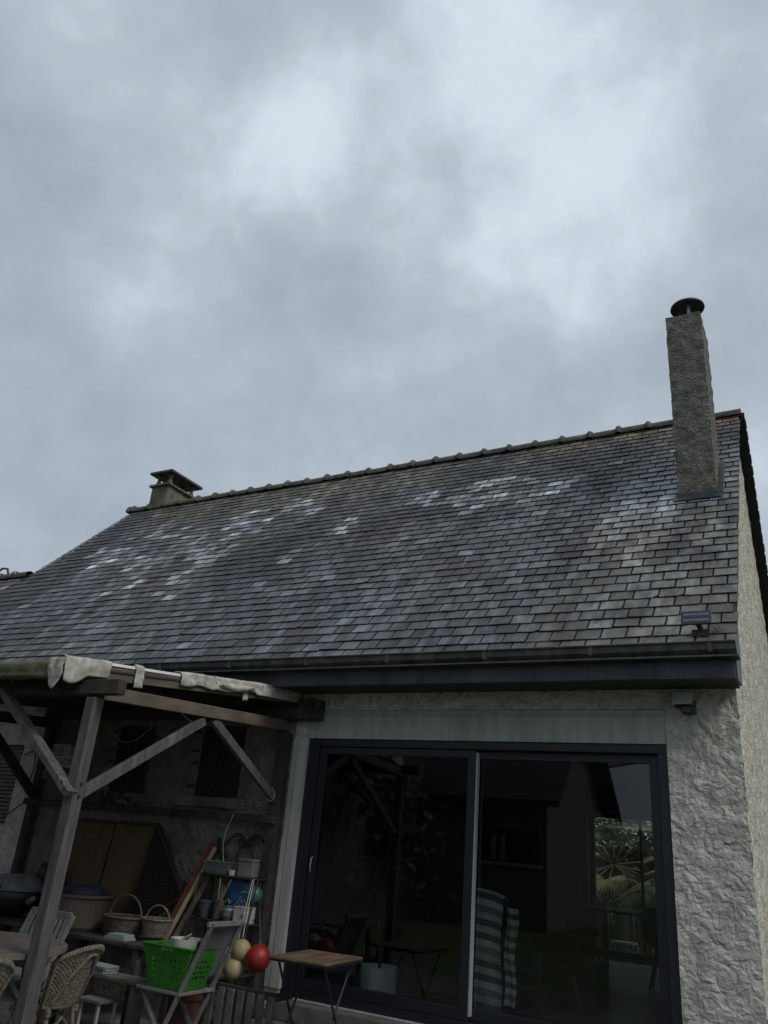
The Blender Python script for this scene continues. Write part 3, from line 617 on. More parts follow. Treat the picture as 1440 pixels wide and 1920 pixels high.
part('rim_board', MB().bar((ex(-2.60)-.01,-2.60,rz(-2.6)-.03),(ex(-.03)-.01,-.03,rz(-.03)-.03),.025,.10), 'wood_brown')
def moss(u, v):
    x = -7.6 + u*3.40; a = [(-2.50,.050),(-2.60,.046),(-2.645,.02),(-2.652,-.02),(-2.648,-.05),(-2.655,-.085),(-2.62,-.098),(-2.60,-.095)]
    t = v*(len(a)-1); i = min(int(t), len(a)-2); f = t-i; y = a[i][0]*(1-f)+a[i+1][0]*f; z = a[i][1]*(1-f)+a[i+1][1]*f
    n = noise.noise(V((x*5, v*3, 0)))*.010 + noise.noise(V((x*17, v*9, 4)))*.005
    return (x, y+n, 2.455+z+n)
build(MB().grid(moss, 150, 16, flip=True), 'mossy_roof_edge', M['moss'], P, smooth=True, solid=.008)
build(MB().bar((ex(-2.5)-.05,-2.5,rz(-2.5)+.045),(ex(-1.0)-.05,-1.0,rz(-1.0)+.025),.11,.022), 'roof_sheet', M['sheet'], P, bevel=.003)
build(MB().bar((ex(-2.58)-.14,-2.58,rz(-2.58)+.070),(ex(-1.3)-.13,-1.3,rz(-1.3)+.045),.05,.018), 'roof_batten', M['wood_brown'], P, bevel=.003)
def felt(y0, y1, hang, seed, curl=.0, top=.07):
    def fn(u, v):
        y = y0+(y1-y0)*u; hg = hang(u)
        wob = noise.noise(V((u*(y1-y0)*9, v*2.6, seed)))*.011 + abs(noise.noise(V((u*(y1-y0)*22, v*5, seed+3))))*.010
        if v < .35: f = v/.35; X = ex(y) - top*(1-f); Z = rz(y)+.055+.012*sin(f*3)
        else: f = (v-.35)/.65; X = ex(y)+.014+.006*sin(f*3.1)+curl*f*f; Z = rz(y)+.055-hg*f
        return (X+wob, y+wob*.7, Z+wob*.45)
    return build(MB().grid(fn, 34, 14), 'felt_strip', M['felt'], P, smooth=True, solid=.0022)
felt(-2.66, -2.28, lambda u: .12+.07*max(0, sin(u*4.0+.9)), 1, .01)
felt(-2.04, -1.96, lambda u: .17, 5, .005, .02)
felt(-1.58, -1.17, lambda u: .10+.012*sin(u*9), 2, .01)
felt(-1.19, -.66, lambda u: .10+.016*sin(u*6), 3, .02)
felt(-.68, -.02, lambda u: .105+.03*u, 4, .02)
felt(-.84, -.78, lambda u: .17, 6, .0, .02)
def felt0(u, v):      # flap wrapped round the front corner
    x = -4.36+u*.16; wob = noise.noise(V((u*4, v*4, 9)))*.010
    return (x+wob, -2.665-.01*sin(v*3)+wob, 2.50 - v*(.10+.13*max(0, sin(u*3.1))) + wob*.4)
build(MB().grid(felt0, 14, 12, flip=True), 'felt_strip', M['felt'], P, smooth=True, solid=.0022)
def felt7(u, v):      # loose tongue hanging off the side
    y = -1.16+u*.46; return (ex(y)+.055+.02*sin(pi*v), y, rz(y)+.035-.02-v*.065*sin(pi*min(1, u+.08))**.6)
build(MB().grid(felt7, 16, 6), 'felt_strip', M['felt'], P, smooth=True, solid=.0022)

# cables and twine
def cable(name, pts, r, m_, label, cat):
    q = []
    P_ = [V(p) for p in pts]; P_ = [P_[0]] + P_ + [P_[-1]]
    for i in range(1, len(P_)-2):
        for k in range(8):
            t = k/8; a, b, c, d = P_[i-1], P_[i], P_[i+1], P_[i+2]
            q.append(.5*((2*b)+(c-a)*t+(2*a-5*b+4*c-d)*t*t+(-a+3*b-3*c+d)*t**3))
    q.append(P_[-2]); mb = MB().tube(q, r, 6)
    return tag(build(mb, name, m_, loc=pts[0], smooth=True), label, cat)
cable('cable', [(-8.45,-.04,1.16),(-7.9,-.05,1.36),(-7.35,-.15,1.60)], .008, M['black_plastic'], 'black cable running up the pale wall to the dark rear post', 'cable')
cable('cable', [(-7.63,-.03,2.34),(-7.62,-.05,2.20),(-7.55,-.05,2.12),(-7.38,-.12,2.05)], .010, M['black_plastic'], 'short black cable curving down beside the upper dark rear post', 'cable')
cable('cable', [(-7.75,-.03,2.08),(-7.6,-.04,2.13),(-7.55,-.05,2.11),(-7.5,-.06,1.95),(-7.5,-.08,1.7),(-7.40,-.1,1.62)], .008, M['black_plastic'], 'thin black cable looping down the wall left of the dark rear post', 'cable')
cable('wire', [(-5.95,-.5,2.33),(-5.75,-.5,2.20),(-5.55,-.5,2.22),(-5.35,-.5,2.36)], .004, M['rope'], 'thin wire loop sagging under the pergola roof beside the front post', 'wire')
cable('wire', [(-4.16,-1.45,2.34),(-4.14,-1.36,2.28),(-4.12,-1.2,2.26)], .004, M['rope'], 'short pale wire hanging from the pergola side beam near the brace', 'wire')
cable('twine', [(-4.08,-.12,1.86),(-4.03,-.14,1.80),(-4.05,-.15,1.74),(-4.10,-.17,1.76)], .005, M['rope'], 'pale twine knotted round the foot of the short brace', 'twine')
cable('twine', [(-4.45,-.17,1.60),(-4.50,-.19,1.40),(-4.48,-.18,1.20),(-4.40,-.2,1.12)], .0035, M['rope'], 'thin twine dangling from the dark cross rail above the plant stand', 'twine')
# hanging white crate
t = thing('hanging_crate', 'white plastic slatted crate hanging under the pergola at the left', 'crate', (-6.55,-.5,1.78))
mb = MB()
for (a, b, zt, zb) in ((-6.72,-6.32,2.03,1.93), (-6.64,-6.40,2.14,2.055)):
    for yy in (-.56,-.40):
        mb.bar((a,yy,zt),(b,yy,zt),.012,.012); mb.bar((a,yy,zb),(b,yy,zb),.012,.012)
        n = int((b-a)/.035)
        for k in range(n+1): xx = a+(b-a)*k/n; mb.bar((xx,yy,zb),(xx,yy,zt),.010,.010)
build(mb, 'slatted_rim', M['white'], t)
build(MB().box(-6.72,-.56,1.80,-6.71,-.40,1.924).box(-6.52,-.56,1.80,-6.51,-.40,1.924).box(-6.32,-.56,1.80,-6.31,-.40,1.924).box(-6.705,-.41,1.80,-6.32,-.40,1.924), 'side_panel', M['grey_paint'], t)
# sprigs on the rail
def leaves(mb, c, n, r, ln, wd, flat=1.0, up=0):
    for _ in range(n):
        d = V((ru(-1,1), ru(-1,1), ru(-1,1)*flat)); 
        if d.length < .05: continue
        p = V(c) + V((d.x*r[0], d.y*r[1], d.z*r[2])); a = V((ru(-1,1), ru(-1,1), ru(-.8,.8)+up)).normalized(); b = a.cross(V((ru(-1,1),ru(-1,1),ru(-1,1)))).normalized()
        l = ln*ru(.6,1.2); w = wd*ru(.7,1.2); mb.add([p, p+a*l*.5+b*w/2, p+a*l, p+a*l*.5-b*w/2], [(0,1,2,3)])
t = thing('climbing_plant', 'dark leafy sprigs creeping along the cross rail beside the front post', 'plant', (-6.0,-.14,1.62))
mb = MB(); leaves(mb, (-6.15,-.17,1.68), 70, (.34,.06,.07), .09, .035); build(mb, 'foliage', M['leafdk'], t)
build(MB().tube([(-6.5,-.14,1.63),(-6.2,-.16,1.67),(-5.9,-.15,1.65),(-5.75,-.16,1.62)], .006, 5), 'stem', M['bark'], t)

# ------------------------------------------------------------------ things under the pergola
# reed screens
def reed(x0, x1, z0, z1, lab, yb=-.16, yt=-.05):
    t = thing('reed_screen', lab, 'screen', ((x0+x1)/2, -.1, z0), 'reed screens leaning on the wall')
    mb = MB(); n = int((x1-x0)/.011)
    for k in range(n):
        xx = x0+(x1-x0)*(k+.5)/n; mb.tube([(xx+ru(-.002,.002),yb,z0+ru(0,.02)),(xx+ru(-.002,.002),yt,z1-ru(0,.012))], ru(.0042,.0056), 5)
    build(mb, 'canes', M['bamboo'], t)
    for zz in (z0+.12,(z0+z1)/2,z1-.10):
        f = (zz-z0)/(z1-z0); build(MB().bar((x0,yb+(yt-yb)*f-.008,zz),(x1,yb+(yt-yb)*f-.008,zz),.004,.006), 'binding', M['wood_brown'], t)
    build(MB().box(x0,yt-.018,z1-.01,x1,yt+.004,z1+.025), 'top_batten', M['wood_dark'], t, bevel=.003)
reed(-6.60, -6.06, .45, 1.43, 'brown reed screen leaning on the wall, just right of the front post')
reed(-6.03, -5.50, .45, 1.44, 'brown reed screen leaning on the wall, beside the black slatted trellis')
# folded slatted trellis, wide at the foot
t = thing('slatted_trellis', 'black slatted triangular panel leaning between the reed screen and the plant stand', 'panel', (-5.2,-.12,.5))
pa, pb, pc = V((-5.46,-.07,1.46)), V((-5.52,-.22,.48)), V((-4.86,-.20,.86))
mb = MB()
for k in range(26):
    f = (k+.5)/26; a = pa.lerp(pb, f); b = pa.lerp(pc, min(1, f*1.02)); b.z -= 0
    mb.bar(a, b + V((0,0,-.0)), .010, .016, up=(0,1,0))
build(mb, 'slats', M['darkwood'], t)
build(MB().bar(pa, pb, .03, .035, up=(0,1,0)).bar(pa, pc, .03, .035, up=(0,1,0)).bar(pb, pc, .03, .03, up=(0,1,0)).add([pa+V((0,.03,0)), pb+V((0,.03,0)), pc+V((0,.03,0))], [(0,1,2)]), 'frame', M['blackmetal'], t)
# boards
def board(a, b, w, h, m_, lab): return tag(build(MB().bar(a, b, w, h, up=(0,1,0)), 'board', M[m_], loc=a, bevel=.003), lab, 'board', 'boards leaning on the wall')
board((-4.98,-.42,.28),(-4.70,-.10,1.34),.040,.022,'red_wood','red painted board leaning on the wall left of the plant stand')
board((-4.925,-.42,.28),(-4.66,-.10,1.30),.035,.022,'cream_wood','cream board leaning right beside the red board')
board((-4.86,-.40,.28),(-4.60,-.10,1.20),.045,.022,'wood_brown','brown wooden board leaning behind the left side of the plant stand')
# plant stand in scrolled iron
t = thing('plant_stand', 'rusty wrought iron plant stand with scrolled crest and three shelves against the wall', 'plant stand', (-4.33,-.2,G))
XA, XB = -4.68, -4.02
def scroll(c, r, a0, turns, sgn, y, n=26, r1=.25):
    return [(c[0]+sgn*r*(1-(1-r1)*i/n)*cos(a0+turns*2*pi*i/n), y, c[1]+r*(1-(1-r1)*i/n)*sin(a0+turns*2*pi*i/n)) for i in range(n+1)]
mb = MB()
for xx in (XA, XB): mb.tube([(xx,-.04,G),(xx,-.04,1.36)], .011, 6); mb.ball((xx,-.04,1.375), .016, 8)
for sx in (1,-1):
    cx0 = (XA+XB)/2; hw = (XB-XA)/2
    mb.tube([(cx0+sx*hw*q, -.04, zz) for q, zz in ((1,1.31),(.86,1.315),(.70,1.345),(.55,1.40),(.40,1.435),(.25,1.435),(.12,1.41),(.03,1.365),(0,1.345))], .009, 6)
    mb.tube(scroll((cx0+sx*.07,1.37), .045, 1.0, 1.3, sx, -.04), .0075, 6)
    mb.tube(scroll((cx0+sx*.26,1.24), .04, 1.2, 1.3, sx, -.04), .0075, 6)
    mb.tube([(cx0+sx*hw*q, -.04, zz) for q, zz in ((1,1.27),(.8,1.26),(.6,1.22),(.45,1.14),(.3,1.09))], .0075, 5)
    mb.tube([(cx0+sx*q, -.04, zz) for q, zz in ((0,1.345),(.055,1.32),(.088,1.26),(.075,1.17),(.04,1.11),(0,1.085))], .0075, 5)
    mb.tube(scroll((cx0+sx*.035,1.15), .035, .5, 1.2, sx, -.04), .006, 5)
build(mb, 'scrolled_back', M['iron'], t, smooth=True)
def shelf_part(z, d, w0=XA, w1=XB):
    mb = MB()
    for k in range(9): yy = -.05-d*k/9; mb.bar((w0,yy,z),(w1,yy,z),.008,.005)
    mb.tube([(w0,-.04,z),(w0,-.05-d*.8,z),(w0+.05,-.05-d,z),(w1-.05,-.05-d,z),(w1,-.05-d*.8,z),(w1,-.04,z)], .008, 6)
    for xx in (w0, w1): mb.tube([(xx,-.05-d*.2,z+.005),(xx,-.05-d*.3,z+.05),(xx,-.05-d*.5,z+.065),(xx,-.05-d*.65,z+.04),(xx,-.05-d*.55,z+.02)], .004, 5)
    build(mb, 'shelf', M['iron'], t, smooth=True)
shelf_part(1.075, .20); shelf_part(.715, .27); shelf_part(.33, .33)
for xx in (XA, XB): build(MB().tube([(xx,-.23,1.075),(xx,-.30,.715),(xx,-.36,.33),(xx,-.40,G)], .007, 6), 'leg', M['iron'], t, smooth=True)
# on the top shelf
mb = MB(); z = 1.083
mb.add([(-4.64,-.21,z),(-4.40,-.21,z),(-4.40,-.08,z),(-4.64,-.08,z),(-4.67,-.23,z+.10),(-4.37,-.23,z+.10),(-4.37,-.06,z+.10),(-4.67,-.06,z+.10),(-4.66,-.22,z+.10),(-4.38,-.22,z+.10),(-4.38,-.07,z+.10),(-4.66,-.07,z+.10),(-4.64,-.20,z+.01),(-4.41,-.20,z+.01),(-4.41,-.09,z+.01),(-4.64,-.09,z+.01)],
  [(0,3,2,1),(0,1,5,4),(1,2,6,5),(2,3,7,6),(3,0,4,7),(4,5,9,8),(5,6,10,9),(6,7,11,10),(7,4,8,11),(8,9,13,12),(9,10,14,13),(10,11,15,14),(11,8,12,15),(12,13,14,15)])
t2 = thing('zinc_trough', 'galvanised metal planter trough at the left of the top shelf', 'planter', (-4.52,-.15,z)); build(mb, 'trough', M['galv'], t2)
build(MB().tube([(-4.672,-.232,z+.10),(-4.368,-.232,z+.10),(-4.368,-.058,z+.10),(-4.672,-.058,z+.10)], .006, 6, closed=True).tube([(-4.662,-.226,z+.075),(-4.378,-.226,z+.075)], .003, 5), 'rolled_rim', M['galv'], t2)
t2 = thing('stone_planter', 'square grey stone planter at the right of the top shelf', 'planter', (-4.20,-.14,z))
mb = MB().box(-4.28,-.21,z,-4.12,-.07,z+.125).box(-4.285,-.215,z+.127,-4.27,-.065,z+.15).box(-4.13,-.215,z+.127,-4.115,-.065,z+.15).box(-4.27,-.215,z+.127,-4.13,-.20,z+.15).box(-4.27,-.08,z+.127,-4.13,-.065,z+.15)
build(mb, 'planter_body', M['stone'], t2, bevel=.004); build(MB().box(-4.268,-.198,z+.126,-4.132,-.082,z+.135), 'soil', M['bark'], t2)
def pot(name, c, prof, m_, lab, cat='pot', group=None, n=20): return tag(build(MB().lathe(c, prof, n), name, M[m_], loc=c, smooth=False), lab, cat, group)
pot('small_cup', (-4.345,-.20,z), [(0,0),(.030,0),(.036,.045),(.034,.045),(.028,.006),(0,.006)], 'white', 'small white cup between the zinc trough and stone planter', 'cup')
# blue printed bag standing on the lower shelf
t2 = thing('blue_bag', 'blue shopping bag with pale scribbles on the middle shelf', 'bag', (-4.30,-.12,.72))
def bagf(u, v):
    x = -4.44+u*.34; b = noise.noise(V((u*3, v*3, 2)))*.012
    return (x+b*.4, -.14+b+.02*(2*u-1)**2, .725+v*.31+b*.3)
def bagb(u, v): return (-4.44+u*.34, -.075, .725+v*.31)
mb = MB().grid(bagf, 12, 12).grid(bagb, 2, 2, flip=True)
for uu in (0, 1):
    for j in range(12):
        mb.add([bagf(uu,j/12), bagf(uu,(j+1)/12), bagb(uu,(j+1)/12), bagb(uu,j/12)], [(0,1,2,3)])
build(mb, 'bag_body', M['blue'], t2)
mb = MB()
for pts in ([(-4.27,.80),(-4.24,.86),(-4.22,.90),(-4.20,.85),(-4.17,.80)], [(-4.30,.83),(-4.26,.88),(-4.235,.92)], [(-4.19,.90),(-4.15,.84),(-4.13,.80)], [(-4.40,.86),(-4.37,.89),(-4.35,.85),(-4.33,.88)], [(-4.24,.95),(-4.20,.965),(-4.16,.955)]):
    mb.tube([(a, -.165, b) for a, b in pts], .004, 4)
build(mb, 'printed_scribble', M['white'], t2)
tag(build(MB().ball((-4.095,-.155,.95), .072, 20), 'ball', M['teal'], loc=(-4.095,-.155,.88), smooth=True), 'dull teal ball tucked at the right of the plant stand', 'ball')
# middle shelf pots
z = .722
pot('flower_pot', (-4.585,-.20,z), [(0,0),(.048,0),(.066,.12),(.072,.12),(.072,.135),(.060,.135),(.045,.01),(0,.01)], 'darkpot', 'dark slate-blue flower pot at the left end of the middle shelf')
t2 = thing('bark_vase', 'rough brown bark vase holding bare sticks on the middle shelf', 'vase', (-4.43,-.21,z))
build(MB().lathe((-4.43,-.21,z), [(0,0),(.042,0),(.038,.05),(.043,.10),(.055,.155),(.048,.155),(.036,.10),(.03,.02),(0,.02)], 14), 'vase_body', M['bark'], t2)
mb = MB()
for k in range(7): a = ru(0,6.28); mb.tube([(-4.43,-.21,z+.03),(-4.43+.02*cos(a),-.21+.02*sin(a),z+.16),(-4.43+.06*cos(a)+.03,-.21+.04*sin(a),z+ru(.24,.34))], .006, 5)
build(mb, 'sticks', M['cream_wood'], t2)
pot('round_pot', (-4.285,-.24,z), [(0,0),(.040,0),(.062,.04),(.066,.085),(.060,.105),(.064,.115),(.052,.115),(.05,.08),(0,.02)], 'galv', 'round pale grey metal pot on the middle shelf in front of the blue bag')
t2 = thing('white_tin', 'white rectangular tin with a dark curl motif at the right of the middle shelf', 'tin', (-4.12,-.24,z))
build(MB().box(-4.19,-.30,z,-4.035,-.19,z+.115).box(-4.192,-.302,z+.116,-4.033,-.188,z+.128), 'tin_body', M['white'], t2, bevel=.004)
build(MB().tube(scroll((-4.085,z+.055), .022, 0, 1.2, 1, -.306), .003, 5), 'curl_motif', M['blackmetal'], t2)
# white jug on the low shelf
t2 = thing('watering_jug', 'white plastic jug standing on the low shelf beside the floats', 'jug', (-4.14,-.42,.34))
build(MB().lathe((-4.14,-.42,.335), [(0,0),(.060,0),(.062,.15),(.05,.185),(.028,.20),(.028,.225),(0,.225)], 18), 'jug_body', M['white'], t2)
build(MB().tube([(-4.105,-.45,.53),(-4.07,-.47,.56),(-4.065,-.47,.48),(-4.09,-.46,.42)], .007, 6), 'handle', M['white'], t2)
# floats on ropes
def buoy(c, r, m_, lab, top, grp=None):
    t = thing('fishing_float', lab, 'float', (c[0], c[1], c[2]-r), grp)
    build(MB().ball(c, r, 28), 'float_ball', M[m_], t, smooth=True)
    build(MB().lathe((c[0],c[1],c[2]+r-.006), [(0,0),(.018,0),(.016,.022),(0,.022)], 12), 'eyelet', M['darkpot'], t)
    q = V((c[0], c[1], c[2]+r+.012)); tp = V(top); build(MB().tube([q, q.lerp(tp,.5)+V((.01,-.02,0)), tp], .0045, 6), 'cord', M['rope'] if m_ == 'yellow' else M['blackmetal'], t)
buoy((-3.905,-.50,.555), .083, 'yellow', 'upper pale yellow ball float hanging by a cord from the plant stand', (-4.05,-.25,1.08), 'pale yellow floats')
buoy((-3.935,-.53,.418), .082, 'yellow', 'lower pale yellow ball float hanging below the other one', (-4.055,-.27,1.07), 'pale yellow floats')
buoy((-3.745,-.47,.515), .103, 'red', 'red ball float hanging beside the two pale yellow ones', (-3.98,-.25,1.05))
# slatted crate
t = thing('slatted_crate', 'low grey wooden slatted panel box standing on the ground by the door trim', 'crate', (-3.75,-.55,G))
for k in range(7):
    xx = -4.06+k*.098; build(MB().box(xx,-.66,G,xx+.060,-.642,.30), 'slat', M['teak'], t, bevel=.003)
build(MB().box(-4.08,-.64,.27,-3.40,-.615,.325).box(-4.08,-.64,.0,-3.40,-.615,.05).box(-4.08,-.615,.27,-4.05,-.42,.325).box(-3.43,-.615,.27,-3.40,-.42,.325), 'rail', M['wood_dark'], t, bevel=.003)
tag(build(MB().lathe((-4.28,-.62,G), [(0,0),(.13,0),(.16,.30),(.175,.30),(.175,.335),(.15,.335),(.12,.02),(0,.02)], 20), 'terracotta_pot', M['terracotta'], loc=(-4.28,-.62,G)), 'dark red terracotta pot on the ground behind the folding chair', 'pot')

# green laundry basket on a folding chair
t = thing('folding_chair', 'grey folding chair with crossed legs and dark canvas back, holding the green basket', 'chair', (-4.05,-.95,G))
for yy in (-1.17, -.80):
    build(MB().bar((-3.70,yy,.80),(-4.10,yy,G+.01),.022,.038,up=(0,1,0)), 'leg', M['grey_paint'], t, bevel=.004)
    build(MB().bar((-4.33,yy+.03,.30),(-3.98,yy+.03,G+.01),.022,.038,up=(0,1,0)), 'leg', M['grey_paint'], t, bevel=.004)
build(MB().box(-4.34,-1.19,.285,-3.90,-.78,.308), 'seat', M['grey_paint'], t, bevel=.004)
def cb(u, v):
    zz = .36+v*.42; x = -4.10+(zz-G)/(.80-G)*.40; return (x-.015-.03*sin(pi*u), -1.15+u*.33, zz)
build(MB().grid(cb, 8, 8), 'canvas_back', M['fabric_grey'], t, smooth=True, solid=.006)
build(MB().bar((-3.715,-1.21,.785),(-3.715,-.76,.785),.03,.035), 'top_rail', M['grey_paint'], t, bevel=.004)
t = thing('laundry_basket', 'bright green plastic laundry basket with leaf shaped holes, full of toys, on the folding chair', 'basket', (-4.03,-1.03,.31))
BZ0, BZ1 = .312, .60
def bk(side):    # side faces with holes
    z0, z1 = BZ0, BZ1
    c0 = [(-4.24,-1.17),(-3.92,-1.17),(-3.92,-.90),(-4.24,-.90)]; c1 = [(-4.31,-1.22),(-3.83,-1.22),(-3.83,-.86),(-4.31,-.86)]
    a0, b0, a1, b1 = c0[side], c0[(side+1)%4], c1[side], c1[(side+1)%4]
    def f(u, v): 
        p = V((a0[0]+(b0[0]-a0[0])*u, a0[1]+(b0[1]-a0[1])*u, z0)); q = V((a1[0]+(b1[0]-a1[0])*u, a1[1]+(b1[1]-a1[1])*u, z1)); return p.lerp(q, v)
    return f
mb = MB()
for side in range(4):
    f = bk(side); nu = 40 if side % 2 == 0 else 28; nv = 24
    for i in range(nu):
        for j in range(nv):
            u, v = (i+.5)/nu, (j+.5)/nv; hole = False
            if .22 < v < .74 and .14 < u < .88:
                cu = (u-.14)/.74*(7 if side%2==0 else 5); cv = (v-.22)/.52*4; fu, fv = cu%1-.5, cv%1-.5
                ang = .6 if int(cu+cv)%2 else -.6; uu = fu*cos(ang)-fv*sin(ang); vv = fu*sin(ang)+fv*cos(ang)
                hole = (uu/.40)**2+(vv/.22)**2 < 1
            if v > .86 and v < .95 and .38 < u < .62: hole = True
            if hole: continue
            mb.add([f(i/nu,j/nv), f((i+1)/nu,j/nv), f((i+1)/nu,(j+1)/nv), f(i/nu,(j+1)/nv)], [(0,1,2,3)])
mb.box(-4.24,-1.17,BZ0,-3.92,-.90,BZ0+.006)
build(mb, 'basket_body', M['green'], t, solid=.003)
build(MB().tube([(-4.315,-1.225,BZ1),(-3.825,-1.225,BZ1),(-3.825,-.855,BZ1),(-4.315,-.855,BZ1)], .009, 8, closed=True), 'rim', M['green'], t)
tag(build(MB().lathe((-4.08,-1.02,.56), [(.085,0),(.095,.0),(.11,.085),(.103,.085),(.085,.0)], 20), 'toy_bucket', M['white'], loc=(-4.08,-1.02,.56)), 'white toy bucket rim poking out of the green basket', 'toy')
tag(build(MB().ball((-3.98,-.90,.62), .035, 14), 'toy_ball', M['red'], loc=(-3.98,-.90,.585), smooth=True), 'small red ball at the back of the green basket', 'ball')
tag(build(MB().tube([(-4.22,-.95,.60),(-4.12,-.90,.63),(-4.03,-.88,.625)], .018, 8), 'toy_tube', M['blue'], loc=(-4.22,-.95,.58), smooth=True), 'dark blue toy lying across the left of the green basket', 'toy')
tag(build(MB().bar((-4.20,-1.02,.58),(-4.09,-.93,.67),.05,.012), 'toy_spade', M['yellow'], loc=(-4.20,-1.02,.58), bevel=.004), 'flat yellow toy blade at the foot of the leaning boards', 'toy')

# wicker baskets
def wicker_basket(c, r0, r1, h, hh, m_, lab, ang=0):
    t = thing('wicker_basket', lab, 'basket', c)
    mb = MB(); n = 40
    for k in range(int(h/.011)):
        zz = c[2]+.006+k*.011; r = r0+(r1-r0)*k*.011/h; ph = k % 2
        mb.tube([(c[0]+(r+.003*(1 if (i+ph) % 2 else -1))*cos(2*pi*i/n), c[1]+(r+.003*(1 if (i+ph) % 2 else -1))*.8*sin(2*pi*i/n), zz) for i in range(n)], .0055, 5, closed=True)
    mb.lathe(c, [(0,.004),(r0*.8,.004)], 16)
    build(mb, 'woven_body', M[m_], t)
    build(MB().tube([(c[0]+r1*1.03*cos(2*pi*i/n), c[1]+r1*.82*sin(2*pi*i/n), c[2]+h) for i in range(n)], .010, 6, closed=True), 'rim', M[m_], t)
    build(MB().tube([(c[0]+r1*cos(a)*cos(ang), c[1]+r1*.8*cos(a)*sin(ang), c[2]+h-.02+hh*sin(a)) for a in [pi*i/16 for i in range(17)]], .008, 6), 'handle', M[m_], t)
wicker_basket((-4.86,-.50,.545), .115, .14, .135, .13, 'wicker', 'pale wicker basket with hoop handle in front of the slatted trellis')
wicker_basket((-5.25,-.50,.50), .16, .20, .16, .20, 'wicker_dk', 'dark wicker basket with a tall hoop handle right of the brown tub')
# trestle bench along the wall and what stands on it
t = thing('potting_bench', 'long dark wooden bench under the reed screens, carrying the tub and baskets', 'bench', (-5.9,-.5,G))
build(MB().box(-7.15,-.80,.47,-4.68,-.62,.50).box(-7.15,-.61,.47,-4.68,-.43,.50).box(-7.15,-.42,.47,-4.68,-.25,.50), 'bench_top', M['wood_dark'], t, bevel=.004)
for xx in (-7.05,-5.9,-4.78):
    for yy in (-.76,-.30): build(MB().box(xx-.03,yy-.03,G,xx+.03,yy+.03,.468), 'leg', M['wood_dark'], t, bevel=.004)
tag(build(MB().lathe((-5.80,-.53,.502), [(0,0),(.23,0),(.25,.03),(.27,.27),(.29,.275),(.29,.30),(.27,.30),(.24,.03),(0,.03)], 28), 'round_tub', M['brownpot'], loc=(-5.80,-.53,.502)), 'wide brown plastic tub on the bench behind the front post', 'tub')
tag(build(MB().lathe((-5.80,-.53,.803), [(0,0),(.20,.0),(.20,.03),(.15,.06),(0,.06)], 24), 'folded_tarp', M['navy'], loc=(-5.80,-.53,.803)), 'dark blue folded cover heaped on the brown tub', 'cover')
t2 = thing('kettle_barbecue', 'small barbecue with a pale grey domed lid and dark bowl at the left edge', 'barbecue', (-6.76,-.52,.502))
def lid(u, v):
    a = pi*u; r = .25; x = -6.76+.27*cos(a)*(1-.25*v*v); 
    return (-6.76-.27*cos(pi*u)*cos(v*pi/2*.9), -.52-.20*sin((v*2-1)*pi/2)*1.0, .745+.15*sin(pi*u)*cos((v*2-1)*pi/2*.85))
build(MB().lathe((-6.76,-.52,.745), [(.27,0),(.262,.05),(.225,.10),(.15,.135),(0,.145)], 28), 'lid', M['stone'], t2, smooth=True)
build(MB().lathe((-6.76,-.52,.502), [(0,.0),(.10,.01),(.19,.07),(.25,.16),(.27,.235),(.255,.24)], 28), 'bowl', M['black_plastic'], t2, smooth=True)
build(MB().box(-6.86,-.80,.765,-6.66,-.775,.79).box(-6.85,-.79,.766,-6.835,-.72,.789).box(-6.685,-.79,.766,-6.67,-.72,.789), 'handle', M['black_plastic'], t2, bevel=.004)
build(MB().tube([(-6.50,-.55,.66),(-6.40,-.60,.67),(-6.36,-.62,.70)], .028, 8), 'gas_knob', M['stone'], t2)
t2 = thing('covered_heater', 'tall black rubbish bag standing behind the barbecue', 'bag', (-6.85,-.3,.502))
def bag(u, v):
    a = 2*pi*u; r = (.17+.04*noise.noise(V((cos(a)*2, sin(a)*2, v*3))))*(1-.55*max(0, v-.75)*4*.5); return (-6.93+r*1.1*cos(a)+.30, -.27+r*.45*sin(a), .503+v*.50)
build(MB().grid(bag, 28, 16).lathe((-6.63,-.27,.985), [(0,0),(.13,.0)], 10), 'bag_body', M['black_plastic'], t2, smooth=True)
t2['label'] = 'black rubbish bag standing on the bench behind the barbecue'; t2.name = 'rubbish_bag'
tag(build(MB().box(-5.22,-.74,.502,-4.98,-.60,.52).box(-5.20,-.735,.521,-4.99,-.61,.532).box(-5.19,-.73,.533,-5.0,-.6,.545), 'paper_stack', M['paper'], loc=(-5.1,-.67,.502)), 'small stack of papers on the front edge of the dark bench', 'papers')
# low plank bench in front, with magazines and lantern below
t = thing('low_bench', 'low grey plank bench in front of the dark potting bench', 'bench', (-4.95,-.95,G))
build(MB().box(-5.40,-1.03,.262,-4.45,-.92,.29).box(-5.40,-.91,.262,-4.45,-.83,.29), 'seat', M['teak'], t, bevel=.004)
for xx in (-5.3,-4.55): build(MB().box(xx-.02,-1.0,G,xx+.02,-.86,.26), 'leg', M['teak'], t, bevel=.004)
t2 = thing('magazine_stack', 'loose pile of pale blue and white magazines on the low bench', 'magazines', (-5.0,-.92,.292))
for k in range(5): 
    mb = MB(Matrix.Translation((-5.0,-.93,.292+k*.010)) @ Matrix.Rotation(ru(-.25,.25), 4, 'Z')); mb.box(-.14,-.075,0,.14,.075,.008); build(mb, 'magazine', M['paper'] if k % 2 == 0 else M['grey_paint'], t2)
t = thing('lantern', 'empty white wooden lantern frame on the ground under the low bench', 'lantern', (-4.86,-1.0,G))
for xx in (-4.97,-4.78):
    for yy in (-1.09,-.91): build(MB().box(xx-.010,yy-.010,G+.03,xx+.010,yy+.010,.10), 'corner_post', M['white'], t, bevel=.003)
